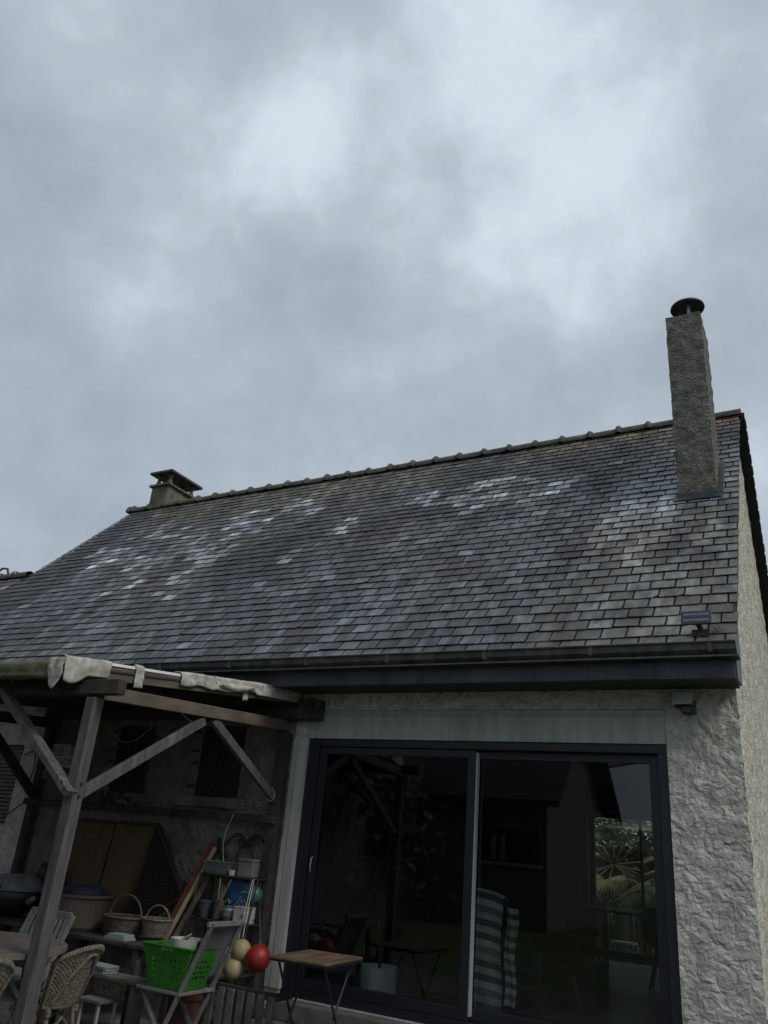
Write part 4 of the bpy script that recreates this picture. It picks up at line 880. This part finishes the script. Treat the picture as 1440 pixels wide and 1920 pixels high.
build(MB().box(-5.0,-1.12,G,-4.75,-.88,G+.028), 'base', M['white'], t, bevel=.003); build(MB().box(-5.0,-1.12,.102,-4.75,-.88,.125), 'top', M['grey_paint'], t, bevel=.003)
tag(build(MB().lathe((-4.95,-1.33,.27), [(0,0),(.035,0),(.05,.08),(.042,.08),(.03,.01),(0,.01)], 14).lathe((-4.95,-1.33,.35),[(0,0),(.02,.0),(0,.04)],6), 'clay_pot', M['terracotta'], loc=(-4.95,-1.33,.27)), 'tiny terracotta pot behind the wicker armchair rim', 'pot').location.z += .0
tag(build(MB().box(-5.10,-1.42,.24,-4.80,-1.24,.268).box(-5.08,-1.4,G,-5.05,-1.26,.238).box(-4.85,-1.4,G,-4.82,-1.26,.238), 'stool', M['wood_dark'], loc=(-4.95,-1.33,G), bevel=.004), 'low dark stool behind the wicker armchair', 'stool')

# round teak table
t = thing('garden_table', 'round grey slatted teak garden table behind the front post', 'table', (-4.80,-2.40,G))
mb = MB(); R0 = .645
k = -R0
while k < R0-.02:
    xa_ = max(abs(k+.006), abs(k+.062)); 
    if xa_ < R0-.03: h = math.sqrt((R0-.03)**2-xa_*xa_); mb.box(-4.80-h, -2.40+k+.006, .582, -4.80+h, -2.40+k+.062, .60)
    k += .064
build(mb, 'tabletop', M['teak'], t, bevel=.002)
build(MB().lathe((-4.80,-2.40,.575), [(R0-.06,.0),(R0,.0),(R0,.028),(R0-.04,.028),(R0-.06,.0)], 48), 'table_rim', M['teak'], t)
for a in (.8,2.4,3.9,5.5): build(MB().bar((-4.8+.40*cos(a),-2.4+.40*sin(a),.575),(-4.8+.46*cos(a),-2.4+.46*sin(a),G),.05,.05), 'leg', M['teak'], t, bevel=.004)
# grey slatted folding chair behind the table
t = thing('garden_chair', 'grey painted slatted garden chair behind the round table', 'chair', (-5.25,-1.55,G))
mb = MB().bar((-5.50,-1.33,.70),(-5.03,-1.33,.70),.025,.06)
build(mb, 'top_rail', M['grey_paint'], t, bevel=.004)
for k in range(8): xx = -5.46+k*.056; build(MB().bar((xx,-1.34,.675),(xx,-1.44,.36),.028,.012,up=(0,1,0)), 'back_slat', M['grey_paint'], t)
build(MB().box(-5.50,-1.85,.28,-5.03,-1.43,.305), 'seat', M['grey_paint'], t, bevel=.004)
for xx in (-5.50,-5.02):
    build(MB().bar((xx,-1.32,.71),(xx,-1.52,.20),.025,.035,up=(0,1,0)), 'back_post', M['grey_paint'], t)
    build(MB().bar((xx,-1.45,.28),(xx,-1.82,G),.025,.035,up=(0,1,0)), 'leg', M['grey_paint'], t); build(MB().bar((xx,-1.80,.28),(xx,-1.42,G),.025,.035,up=(0,1,0)), 'leg', M['grey_paint'], t)
# wicker armchairs
def wicker_chair(lab, c, ang):
    T = Matrix.Translation(c) @ Matrix.Rotation(ang, 4, 'Z')
    t = thing('wicker_armchair', lab, 'armchair', c, 'wicker armchairs round the table')
    # local: seat opens to -x; back at +x, arc
    def arc(a, r, z, lean=0): return ((r+lean)*cos(a), (r+lean)*sin(a), z)
    A0, A1 = -1.12, 1.12
    # woven shell
    mb = MB(T); n = 46
    for k in range(24):
        f = k/23; zz = .35+f*.35; w = 1.0-.12*f
        pts = [arc(A0*w+(A1-A0)*w*i/n, -0+.20+.11*f+.0035*(1 if (i+k) % 2 else -1), zz - .10*f*abs(i/n*2-1)**2.2) for i in range(n+1)]
        mb.tube(pts, .0065, 4)
    for i in range(0, n+1, 3):
        a = A0+(A1-A0)*i/n; mb.tube([arc(a,.202,.35), arc(a*.88,.31,.70-.10*abs(i/n*2-1)**2.2)], .005, 4)
    build(mb, 'woven_back', M['wicker'], t)
    mb = MB(T)
    for ph in (0, 2.1, 4.2):
        mb.tube([(lambda a, q: arc(a*.88, .315+.012*cos(q), .712+.012*sin(q)-.10*abs(i/60*2-1)**2.2))(A0+(A1-A0)*i/60, ph+i*.9) for i in range(61)], .009, 5)
    build(mb, 'braided_rim', M['wicker'], t)
    mb = MB(T).lathe((0,0,.33), [(0,.03),(.17,.035),(.20,.02),(.20,-.01),(0,-.01)], 26); build(mb, 'seat', M['wicker'], t, smooth=True)
    for a in (-2.3,-.8,.8,2.3):
        mb = MB(T).tube([(.19*cos(a),.19*sin(a),.34),(.22*cos(a),.22*sin(a),.15),(.23*cos(a),.23*sin(a),0)], .016, 8)
        for zz in (.30,.28,.05): mb.lathe((.215*cos(a),.215*sin(a),zz), [(.0,0),(.021,0),(.021,.016),(0,.016)], 8)
        build(mb, 'leg', M['wicker'], t)
    mb = MB(T)
    for a in (-.8,.8,2.3,-2.3):
        b = a+1.5; p = V((.225*cos(a),.225*sin(a),.06)); q = V((.225*cos(b),.225*sin(b),.06)); mid = (p+q)/2+V((0,0,.2)); mb.tube([p, p.lerp(mid,.6)+V((0,0,.03)), mid, q.lerp(mid,.6)+V((0,0,.03)), q], .010, 6)
    mb.tube([arc(a_,.22,.15) for a_ in [2*pi*i/24 for i in range(24)]], .009, 6, closed=True)
    build(mb, 'stretcher', M['wicker'], t)
    mb = MB(T)
    for sx in (-1,1): mb.tube([arc(.75*sx,.225,.36), arc(.45*sx,.275,.53), arc(.12*sx,.32,.66), arc(-.0,.325,.665)], .010, 6)
    for a in (-1.0,1.0): mb.tube([arc(a,.215,.34), arc(a*.9,.325,.63)], .011, 6)
    build(mb, 'back_hoops', M['wicker'], t)
    return t
wicker_chair('pale wicker armchair with braided rim, right of the front post, back turned to the viewer', (-4.60,-1.80,G), .20)
wicker_chair('dimmer wicker armchair at the bottom left corner, left of the front post', (-4.42,-2.72,G), -.1)

# bistro table
t = thing('bistro_table', 'small folding bistro table with brown wooden slats and black metal legs before the door', 'table', (-2.93,-.78,G))
T = Matrix.Translation((-3.01,-.74,.02)) @ Matrix.Rotation(R(5), 4, 'Z') @ Matrix.Diagonal((.86, .84, 1, 1))
for k in range(8):
    xx = -.272+k*.069; build(MB(T).box(xx,-.375,.60,xx+.060,.375,.616), 'slat', M['slat_wood'], t, bevel=.002)
build(MB(T).box(-.285,-.36,.583,.285,-.335,.598).box(-.285,.335,.583,.285,.36,.598).box(-.285,-.334,.583,-.268,.334,.598).box(.268,-.334,.583,.285,.334,.598), 'frame', M['blackmetal'], t)
for xx in (-.22,.22):
    for s_ in (1,-1): build(MB(T).tube([(xx*(1 if s_ > 0 else .92),-.30*s_,.585),(xx*(1 if s_ > 0 else .92),.30*s_,G+.008)], .010, 8), 'leg', M['blackmetal'], t)
build(MB(T).tube([(-.22,.30,G+.12),(.22,.30,G+.12)], .008, 6).tube([(-.2,-.29,G+.12),(.2,-.29,G+.12)], .008, 6), 'stretcher', M['blackmetal'], t)

# ------------------------------------------------------------------ lamps on the house
t = thing('solar_panel', 'small black framed solar panel standing on the slates above the gutter', 'solar panel', RP(-.20,.22,0))
nU = V((0,-.30,.954)).normalized(); uU = V((0,.954,.30)).normalized()
def panel_box(mb, cx_, c, w, h, t0, t1):
    vs = []
    for n_ in (t0, t1):
        for a, b in ((-1,-1),(1,-1),(1,1),(-1,1)): vs.append(V(c)+V((1,0,0))*a*w/2+uU*b*h/2+nU*n_)
    mb.add(vs, [(0,3,2,1),(4,5,6,7),(0,1,5,4),(1,2,6,5),(2,3,7,6),(3,0,4,7)])
PCn = RP(-.195,.16,.13); uU = V((0,.42,.907)).normalized(); nU = V((0,-.907,.42)).normalized()
mb = MB(); panel_box(mb, 0, PCn, .215, .128, 0, .014); build(mb, 'panel_frame', M['black_plastic'], t, bevel=.003)
mb = MB()
for a in range(2):
    panel_box(mb, 0, PCn+uU*(-.027+a*.054), .195, .050, .0145, .0155)
build(mb, 'cells', M['solar'], t)
mb = MB()
for a in (-1,1):
    for k in range(9): panel_box(mb, 0, PCn+uU*(.027*a)+V((-.080+k*.020,0,0)), .014, .006, .0156, .0165)
build(mb, 'silver_contacts', M['alu'], t)
build(MB().tube([PCn-nU*.004, RP(-.17,.14,.02)], .022, 8).box(-.24, RP(0,.12).y-.02, RP(0,.12).z-.005, -.12, RP(0,.12).y+.07, RP(0,.12).z+.045), 'bracket', M['black_plastic'], t)
mb = MB(); leaves(mb, RP(-.10,.16,.02), 60, (.07,.03,.03), .05, .004); leaves(mb, RP(-.17,.10,.02), 40, (.05,.03,.02), .05, .004)
tag(build(mb, 'twig_clump', M['bark'], loc=RP(-.1,.16,.0)), 'dry twigs caught under the small solar panel on the slates', 'twigs')
t = thing('wall_lamp', 'dark security lamp with a pale solar top on the wall above the right door corner', 'lamp', (-.39,0,2.62))
mb = MB(); mb.add([(-.475,-.20,2.66),(-.325,-.20,2.66),(-.315,-.005,2.72),(-.465,-.005,2.72),(-.475,-.20,2.675),(-.325,-.20,2.675),(-.315,-.005,2.735),(-.465,-.005,2.735)], [(0,3,2,1),(4,5,6,7),(0,1,5,4),(1,2,6,5),(2,3,7,6),(3,0,4,7)])
mb = MB().box(-.465,-.035,2.60,-.335,-.006,2.715)
T = Matrix.Translation((-.375,-.10,2.655)) @ Matrix.Rotation(R(-18), 4, 'X')
build(MB(T).box(-.075,-.02,-.045,.070,.0,.055), 'solar_cover', M['white'], t, bevel=.006)
build(MB().box(-.44,-.075,2.60,-.32,-.012,2.70), 'backplate', M['black_plastic'], t, bevel=.004)
build(MB().box(-.385,-.13,2.545,-.285,-.05,2.60).box(-.30,-.09,2.60,-.285,-.05,2.65), 'lamp_head', M['black_plastic'], t, bevel=.006)
build(MB().box(-.372,-.135,2.555,-.315,-.131,2.59), 'lens', M['darkpot'], t)

# ------------------------------------------------------------------ inside the room
def st_col(k):
    return [(.70,.70,.63,1),(.16,.19,.22,1),(.60,.60,.56,1),(.28,.31,.33,1),(.74,.74,.68,1),(.12,.15,.19,1)][k % 6]
t = thing('armchair', 'high backed armchair draped in a blue and white striped throw just inside the glass', 'armchair', (-2.0,.55,.2))
build(MB().box(-2.20,.50,.30,-1.85,.95,.55), 'seat', M['blackfab'], t, bevel=.03); build(MB().box(-2.20,.43,.55,-1.93,.50,1.06), 'backrest', M['blackfab'], t, bevel=.03)
for xx in (-2.2,-1.84):
    for yy in (.47,.9): build(MB().bar((xx,yy,.30),(xx,yy,.2),.04,.04), 'leg', M['darkwood'], t)
mb = MB()
def thr(u, v):
    x = -2.225+u*.265; fold = .010*sin(u*9+v*2)+.008*noise.noise(V((u*2.5, v*4, 1)))
    zt = 1.165-.03*u*u
    if v < .86: z = .26+(zt-.26)*v/.86; y = .375+fold
    else: f = (v-.86)/.14; z = zt+.03*sin(f*pi)-.03*f; y = .375+fold+.16*f
    return (x+.010*sin(v*9), y, z - .015*u**2)
nu, nv = 16, 105
for j in range(nv):
    for i in range(nu): mb.add([thr(i/nu,j/nv),thr((i+1)/nu,j/nv),thr((i+1)/nu,(j+1)/nv),thr(i/nu,(j+1)/nv)], [(0,1,2,3)], st_col(int((j/nv)*21)))
def thr2(u, v):
    x = -1.95+u*.08; return (x+.012*sin(v*9)+.008, .385+.035*sin(u*5+v*2)+.07*u, .36+v*.70-.01*u)
for j in range(85):
    for i in range(8): mb.add([thr2(i/8,j/85),thr2((i+1)/8,j/85),thr2((i+1)/8,(j+1)/85),thr2(i/8,(j+1)/85)], [(0,1,2,3)], st_col(int((j/85)*17)+2))
tag(build(mb, 'striped_throw', M['striped'], loc=(-2.0,.4,.26), smooth=True), 'blue, grey and white striped throw hanging over the armchair behind the glass', 'throw')
t = thing('indoor_plant', 'tall dark leafy plant in a white cylinder pot behind the left pane', 'plant', (-3.14,.52,.2))
build(MB().lathe((-3.14,.52,.202), [(0,0),(.150,0),(.165,.27),(.155,.27),(.145,.24),(0,.24)], 30), 'pot', M['whitepot'], t, smooth=False)
mb = MB()
for k in range(5): a = k*1.3; mb.tube([(-3.14,.52,.44),(-3.14+.05*cos(a),.52+.05*sin(a),.9),(-3.14+.16*cos(a),.52+.12*sin(a),1.4+.1*k)], [.012,.01,.006], 6)
build(mb, 'stems', M['bark'], t)
mb = MB(); leaves(mb, (-3.1,.62,1.45), 420, (.45,.26,.55), .17, .05, up=.1); build(mb, 'foliage', M['leafdk'], t)
t = thing('leather_pouf', 'low brown leather pouf on the floor right of the white plant pot', 'pouf', (-2.72,.95,.2))
build(MB().lathe((-2.72,.95,.202), [(0,0),(.24,0),(.30,.05),(.315,.12),(.29,.20),(.22,.235),(0,.24)], 28), 'cushion', M['leather'], t, smooth=True)
build(MB().tube([(-2.72+.318*cos(a),.95+.318*sin(a),.322) for a in [2*pi*i/40 for i in range(40)]], .006, 5, closed=True), 'seam', M['darkwood'], t)
t = thing('wicker_hamper', 'leafy handled basket with long straps standing by the pouf', 'basket', (-2.45,1.3,.2))
bpy.data.objects.remove(t)
t = thing('dining_table', 'dark dining table laid with glasses at the back of the room', 'table', (-1.85,4.9,.2))
build(MB().box(-2.35,4.35,.92,-1.05,5.25,.955), 'tabletop', M['darkwood'], t, bevel=.006)
for xx in (-2.28,-1.12):
    for yy in (4.42,5.18): build(MB().bar((xx,yy,.92),(xx,yy,.2),.06,.06), 'leg', M['darkwood'], t)
def tub_chair(c, ang, lab):
    T = Matrix.Translation(c) @ Matrix.Rotation(ang, 4, 'Z'); t = thing('dining_chair', lab, 'chair', c, 'dark dining chairs')
    mb = MB(T).lathe((0,0,.44), [(0,0),(.20,.0),(.23,.03),(.22,.06),(0,.07)], 20); build(mb, 'seat', M['blackfab'], t, smooth=True)
    def sh(u, v): a = -1.35+2.7*u; r = .23+.05*v; return T @ V((r*cos(a), r*sin(a), .46+v*.40*(1-.35*abs(2*u-1)**2)))
    build(MB().grid(sh, 16, 8), 'backrest', M['blackfab'], t, smooth=True, solid=.03)
    for a in (.8,2.3,-.8,-2.3): build(MB(T).tube([(.12*cos(a),.12*sin(a),.45),(.25*cos(a),.25*sin(a),0)], [.020,.012], 8), 'leg', M['darkwood'], t)
tub_chair((-2.42,4.55,.2), -2.2, 'black tub dining chair seen against the garden door')
tub_chair((-1.35,4.2,.2), -1.5, 'black tub dining chair at the right end of the dining table')
for (xx, yy, lab) in ((-2.02,4.7,'stemless drinking glass standing alone on the dining table'),):
    tag(build(MB().lathe((xx,yy,.957), [(.0,0),(.032,0),(.04,.10),(.036,.10),(.03,.008),(0,.008)], 16), 'drinking_glass', M['drinkglass'], loc=(xx,yy,.957), smooth=True), lab, 'glass')
t = thing('glass_carafe', 'clear glass carafe on the right of the dining table', 'carafe', (-1.72,4.7,.957))
build(MB().lathe((-1.72,4.7,.957), [(0,0),(.06,0),(.075,.06),(.07,.12),(.035,.17),(.04,.22)], 18), 'carafe_body', M['drinkglass'], t, smooth=True); build(MB().lathe((-1.72,4.7,1.178), [(0,0),(.038,0),(.038,.02),(0,.02)], 12), 'stopper', M['alu'], t)
t = thing('plate', 'pale plate at the left of the dining table', 'plate', (-2.2,4.55,.957)); 
bpy.data.objects.remove(t)
tag(build(MB().lathe((-2.2,4.6,.957), [(0,0),(.06,0),(.11,.014),(.105,.017),(.06,.006),(0,.006)], 22), 'plate', M['white'], loc=(-2.2,4.6,.957), smooth=True), 'white plate lying on the dining table near the black chair', 'plate')
def curt(u, v): return (-3.03+u*.17, 6.62+.02*sin(u*26), .22+v*2.2)
tag(build(MB().grid(curt, 24, 2), 'curtain', M['curtain'], loc=(-3.0,6.6,.22), smooth=True, solid=.0022), 'beige curtain hanging left of the garden door at the back of the room', 'curtain')
tag(build(MB().bar((-1.6,1.5,.2),(-1.85,1.9,.62),.03,.02), 'broom_stick', M['cream_wood'], loc=(-1.6,1.5,.2)), 'pale stick leaning on the armchair base inside the room', 'stick')
tag(build(MB().box(-2.05,1.75,.205,-1.55,2.25,.60), 'storage_box', M['darkwood'], loc=(-1.8,2,.2), bevel=.01), 'low dark wooden chest behind the striped armchair', 'chest')

# ------------------------------------------------------------------ garden behind the house, seen through the room
t = thing('palm_tree', 'fan palm with yellow-green fronds outside the garden door', 'palm', (-3.0,9.3,G))
build(MB().tube([(-3.0,9.3,G),(-2.98,9.3,.6),(-3.0,9.3,1.2)], [.14,.12,.11], 10), 'trunk', M['bark'], t)
random.seed(21); mb = MB()
for k in range(44):
    a = k*2.4; e = ru(-.6,1.2); L1 = ru(.4,.9); d = V((cos(a)*cos(e), sin(a)*cos(e), sin(e))); base = V((-3.0+(1.1 if k % 3 == 0 else 0),8.9-(.3 if k % 3 == 0 else 0),1.5)); tip = base+d*L1
    mb.tube([base, tip], .008, 4); side = d.cross(V((0,0,1))).normalized(); upv = side.cross(d)
    for q in range(22):
        th = -1.35+2.7*q/21; dd_ = (d*cos(th)+side*sin(th)+V((0,0,-.25*abs(th)))*.6).normalized(); ln = ru(.42,.58); w = upv*.006+side*cos(th)*.011-d*sin(th)*.011
        mb.add([tip-w*.3, tip+dd_*ln*.5-w+V((0,0,.0)), tip+dd_*ln+V((0,0,-.07)), tip+dd_*ln*.5+w, tip+w*.3], [(0,1,2,3,4)])
build(mb, 'crown', M['palm'], t)
random.seed(22)
def hedge(name, x0, x1, y0, y1, h, n, lab, z0=G):
    t = thing(name, lab, 'hedge', ((x0+x1)/2,(y0+y1)/2,z0)); mb = MB()
    for _ in range(n):
        p = V((ru(x0,x1), ru(y0,y1), z0+h*ru(0,1)**.8)); nn_ = noise.noise(p*.9); 
        if p.z > z0+h*(.85+nn_*.5): continue
        a = V((ru(-1,1),ru(-1,1),ru(-.6,1))).normalized(); b = a.cross(V((ru(-1,1),ru(-1,1),ru(-1,1)))).normalized(); l, w = ru(.08,.16), ru(.05,.08)
        mb.add([p, p+a*l*.5+b*w/2, p+a*l, p+a*l*.5-b*w/2], [(0,1,2,3)])
    build(mb, 'foliage', M['leaf'], t)
    build(MB().box(x0+.1,(y0+y1)/2-.05,z0,x1-.1,(y0+y1)/2+.05,z0+h*.6), 'branch_core', M['bark'], t)
hedge('garden_hedge', -9, 2, 11.5, 12.6, 3.3, 20000, 'dense green hedge at the end of the garden behind the palm')
t = thing('metal_garden_chair', 'light metal garden chair with a scalloped hoop back outside the garden door', 'chair', (-2.65,7.7,G))
mb = MB(); q = (-2.62,7.6)
mb.tube([(q[0]+.20*cos(a), q[1], .78+.28*sin(a)) for a in [pi*i/14 for i in range(15)]], .010, 6).tube([(q[0]-.10+.10*cos(a), q[1], .80+.16*sin(a)) for a in [pi*i/10 for i in range(11)]], .007, 5).tube([(q[0]+.10+.10*cos(a), q[1], .80+.16*sin(a)) for a in [pi*i/10 for i in range(11)]], .007, 5)
mb.tube([(q[0]-.20,q[1],.78),(q[0]-.2,q[1],.38)], .01, 6).tube([(q[0]+.20,q[1],.78),(q[0]+.2,q[1],.38)], .01, 6)
build(mb, 'back', M['white'], t, smooth=True); build(MB().lathe((q[0],q[1]+.2,.36), [(0,0),(.21,0),(.21,.02),(0,.02)], 20), 'seat', M['white'], t)
for xx in (-.17,.17):
    for yy in (.05,.36): build(MB().tube([(q[0]+xx,q[1]+yy,.36),(q[0]+xx*1.15,q[1]+yy,G)], .010, 6), 'leg', M['white'], t)

# ------------------------------------------------------------------ what stands behind the photographer (mirrored in the glass)
t = thing('facing_house', 'pale gabled house across the garden, mirrored in the right pane', 'house', (-8,-16,G))
mb = MB().box(-12,-20,G,-5.85,-14,3.0); build(mb, 'wall', M['facing'], t)
mb = MB(); mb.prism([(-13.6,2.85),(-13.45,2.85),(-17,5.9),(-20.55,2.85),(-20.4,2.85),(-17,5.7)], 0, -12.3, -4.5)
mb2 = MB().prism([(-13.65,2.95),(-17,6.0),(-20.35,2.95)], 0, -11.9, -5.95)
mb = MB(); mb.add([(-12.3,-13.5,2.85),(-5.40,-13.5,2.85),(-5.40,-17,6.1),(-12.3,-17,6.1),(-12.3,-20.5,2.85),(-5.40,-20.5,2.85),(-12.3,-13.5,2.7),(-5.40,-13.5,2.7),(-5.40,-17,5.95),(-12.3,-17,5.95),(-12.3,-20.5,2.7),(-5.40,-20.5,2.7)],
  [(0,1,2,3),(3,2,5,4),(6,9,8,7),(9,10,11,8),(0,6,7,1),(1,7,8,2),(2,8,11,5),(4,5,11,10),(0,3,9,6),(3,4,10,9)])
build(mb, 'roof', M['slateclad'], t); build(mb2, 'gable', M['facing'], t)
wdw = build(MB().box(-7.75,-13.99,1.36,-6.05,-13.95,2.14), 'window', M['blackmetal'], t)
build(MB().box(-7.85,-13.94,1.28,-5.95,-13.86,1.355), 'sill', M['white'], wdw); build(MB().box(-7.3,-13.945,1.42,-7.17,-13.935,2.0).box(-7.05,-13.945,1.42,-6.92,-13.935,2.0), 'curtain', M['cream'], wdw)
build(MB().box(-6.6,-16.4,5.0,-6.15,-15.8,7.2), 'chimney', M['chim'], t)
def far_house(x, y, w, d, h, rh, lab, grp='pale houses beyond the garden'):
    t = thing('distant_house', lab, 'house', (x, y, G), grp)
    build(MB().box(x-w/2,y-d/2,G,x+w/2,y+d/2,h), 'wall', M['cream'], t)
    build(MB().prism([(y-d/2-.3,h-.15),(y,h+rh),(y+d/2+.3,h-.15)], 0, x-w/2-.2, x+w/2+.2), 'roof', M['slateclad'], t)
    for k in range(3):
        xx = x-w/2+w*(k+.5)/3; wv_ = build(MB().box(xx-.5,y+d/2+.005,h*.4,xx+.5,y+d/2+.03,h*.4+1.2), 'window', M['blackmetal'], t)
far_house(-17,-72,8,7,2.9,2.0,'pale house with a dark ridge roof far off, left of the other one'); far_house(-9,-64,8,7,2.6,1.7,'pale house with a dark ridge roof far off, right of the other one')
t = thing('sky_blocker_house', 'added tall dark house keeping low sky light off the porch, mirrored in the left pane', 'house', (-12.5,-8,G))  # unseen house, added to block low sky light from the left
build(MB().box(-16,-14,G,-9.3,-3.2,5.2), 'wall', M['sidewall'], t)
build(MB().prism([(-16.3,5.1),(-12.65,8.2),(-9.0,5.1)], 1, -14.3, -2.9), 'roof', M['slateclad'], t)
for yy in (-12,-9,-6): build(MB().box(-9.295,yy,1.2,-9.26,yy+1,2.4), 'window', M['blackmetal'], t)
# tower crane
t = thing('tower_crane', 'lattice tower crane with a long jib, mirrored small in the upper right pane', 'crane', (2,-62,G))
def truss(mb, a, b, w, h, n, r=.05):
    a, b = V(a), V(b); d = b-a; s_ = d.cross(V((0,0,1))).normalized() if abs(d.normalized().z) < .9 else V((1,0,0)); u_ = s_.cross(d.normalized())
    C = lambda t_, k: a+d*t_+(s_*(-w/2 if k == 0 else w/2) if k < 2 else u_*h)
    for k in range(3): mb.bar(C(0,k), C(1,k), r*1.6, r*1.6)
    for i in range(n):
        for k in range(3): mb.bar(C(i/n,k), C((i+1)/n,(k+1)%3), r, r); mb.bar(C(i/n,k), C(i/n,(k+1)%3), r, r)
mb = MB(); truss(mb, (6,-62,G), (6,-62,13.5), 1.2, 1.2, 12, .07); build(mb, 'mast', M['crane'], t)
mb = MB(); truss(mb, (11,-62,14.0), (-30,-60,6.2), 1.0, 1.1, 44, .06); build(mb, 'jib', M['crane'], t)
build(MB().box(10,-62.8,12.6,12,-61.2,14.0), 'counterweight', M['stone'], t)
t['label'] = 'lattice tower crane with a long sloping jib, mirrored in the upper right pane'
# dark conifers mirrored in the left pane, made tall to shade the porch
def tree(x, y, h, r, lab, seed):
    random.seed(seed); t = thing('shading_evergreen', lab, 'tree', (x,y,G), 'dark evergreens added behind the photographer to shade the porch')
    build(MB().tube([(x,y,G),(x+.1,y,h*.5),(x,y,h*.95)], [.22,.15,.03], 8), 'trunk', M['bark'], t)
    mb = MB(); cl = [(V((x+ru(-1,1)*r*.7, y+ru(-1,1)*r*.7, h*ru(.12,.95))), ru(.35,.7)*r) for _ in range(34)]
    for _ in range(11000):
        c, q = cl[int(rnd()*len(cl))]; k = 1-max(0,(c.z/h-.4))*.9; d = V((ru(-1,1),ru(-1,1),ru(-1,1))); 
        if d.length > 1: continue
        p = V((x+(c.x-x)*k, y+(c.y-y)*k, c.z))+d*q*k*.9; a = V((ru(-1,1),ru(-1,1),ru(-1,.6))).normalized(); b = a.cross(V((ru(-1,1),ru(-1,1),ru(-1,1)))).normalized(); l, w = ru(.2,.4), ru(.10,.18)
        mb.add([p, p+a*l*.5+b*w/2, p+a*l, p+a*l*.5-b*w/2], [(0,1,2,3)])
    build(mb, 'crown', M['leaf'], t)
tree(-13.8,-11.6,10.5,2.9,'added tall dark evergreen behind the photographer, between the other two',31); tree(-10.4,-11.0,9.6,2.3,'added dark evergreen behind the photographer, nearest the pale gabled house',32); tree(-17.5,-13,11,3.0,'added broad dark evergreen behind the photographer at the far end',33)
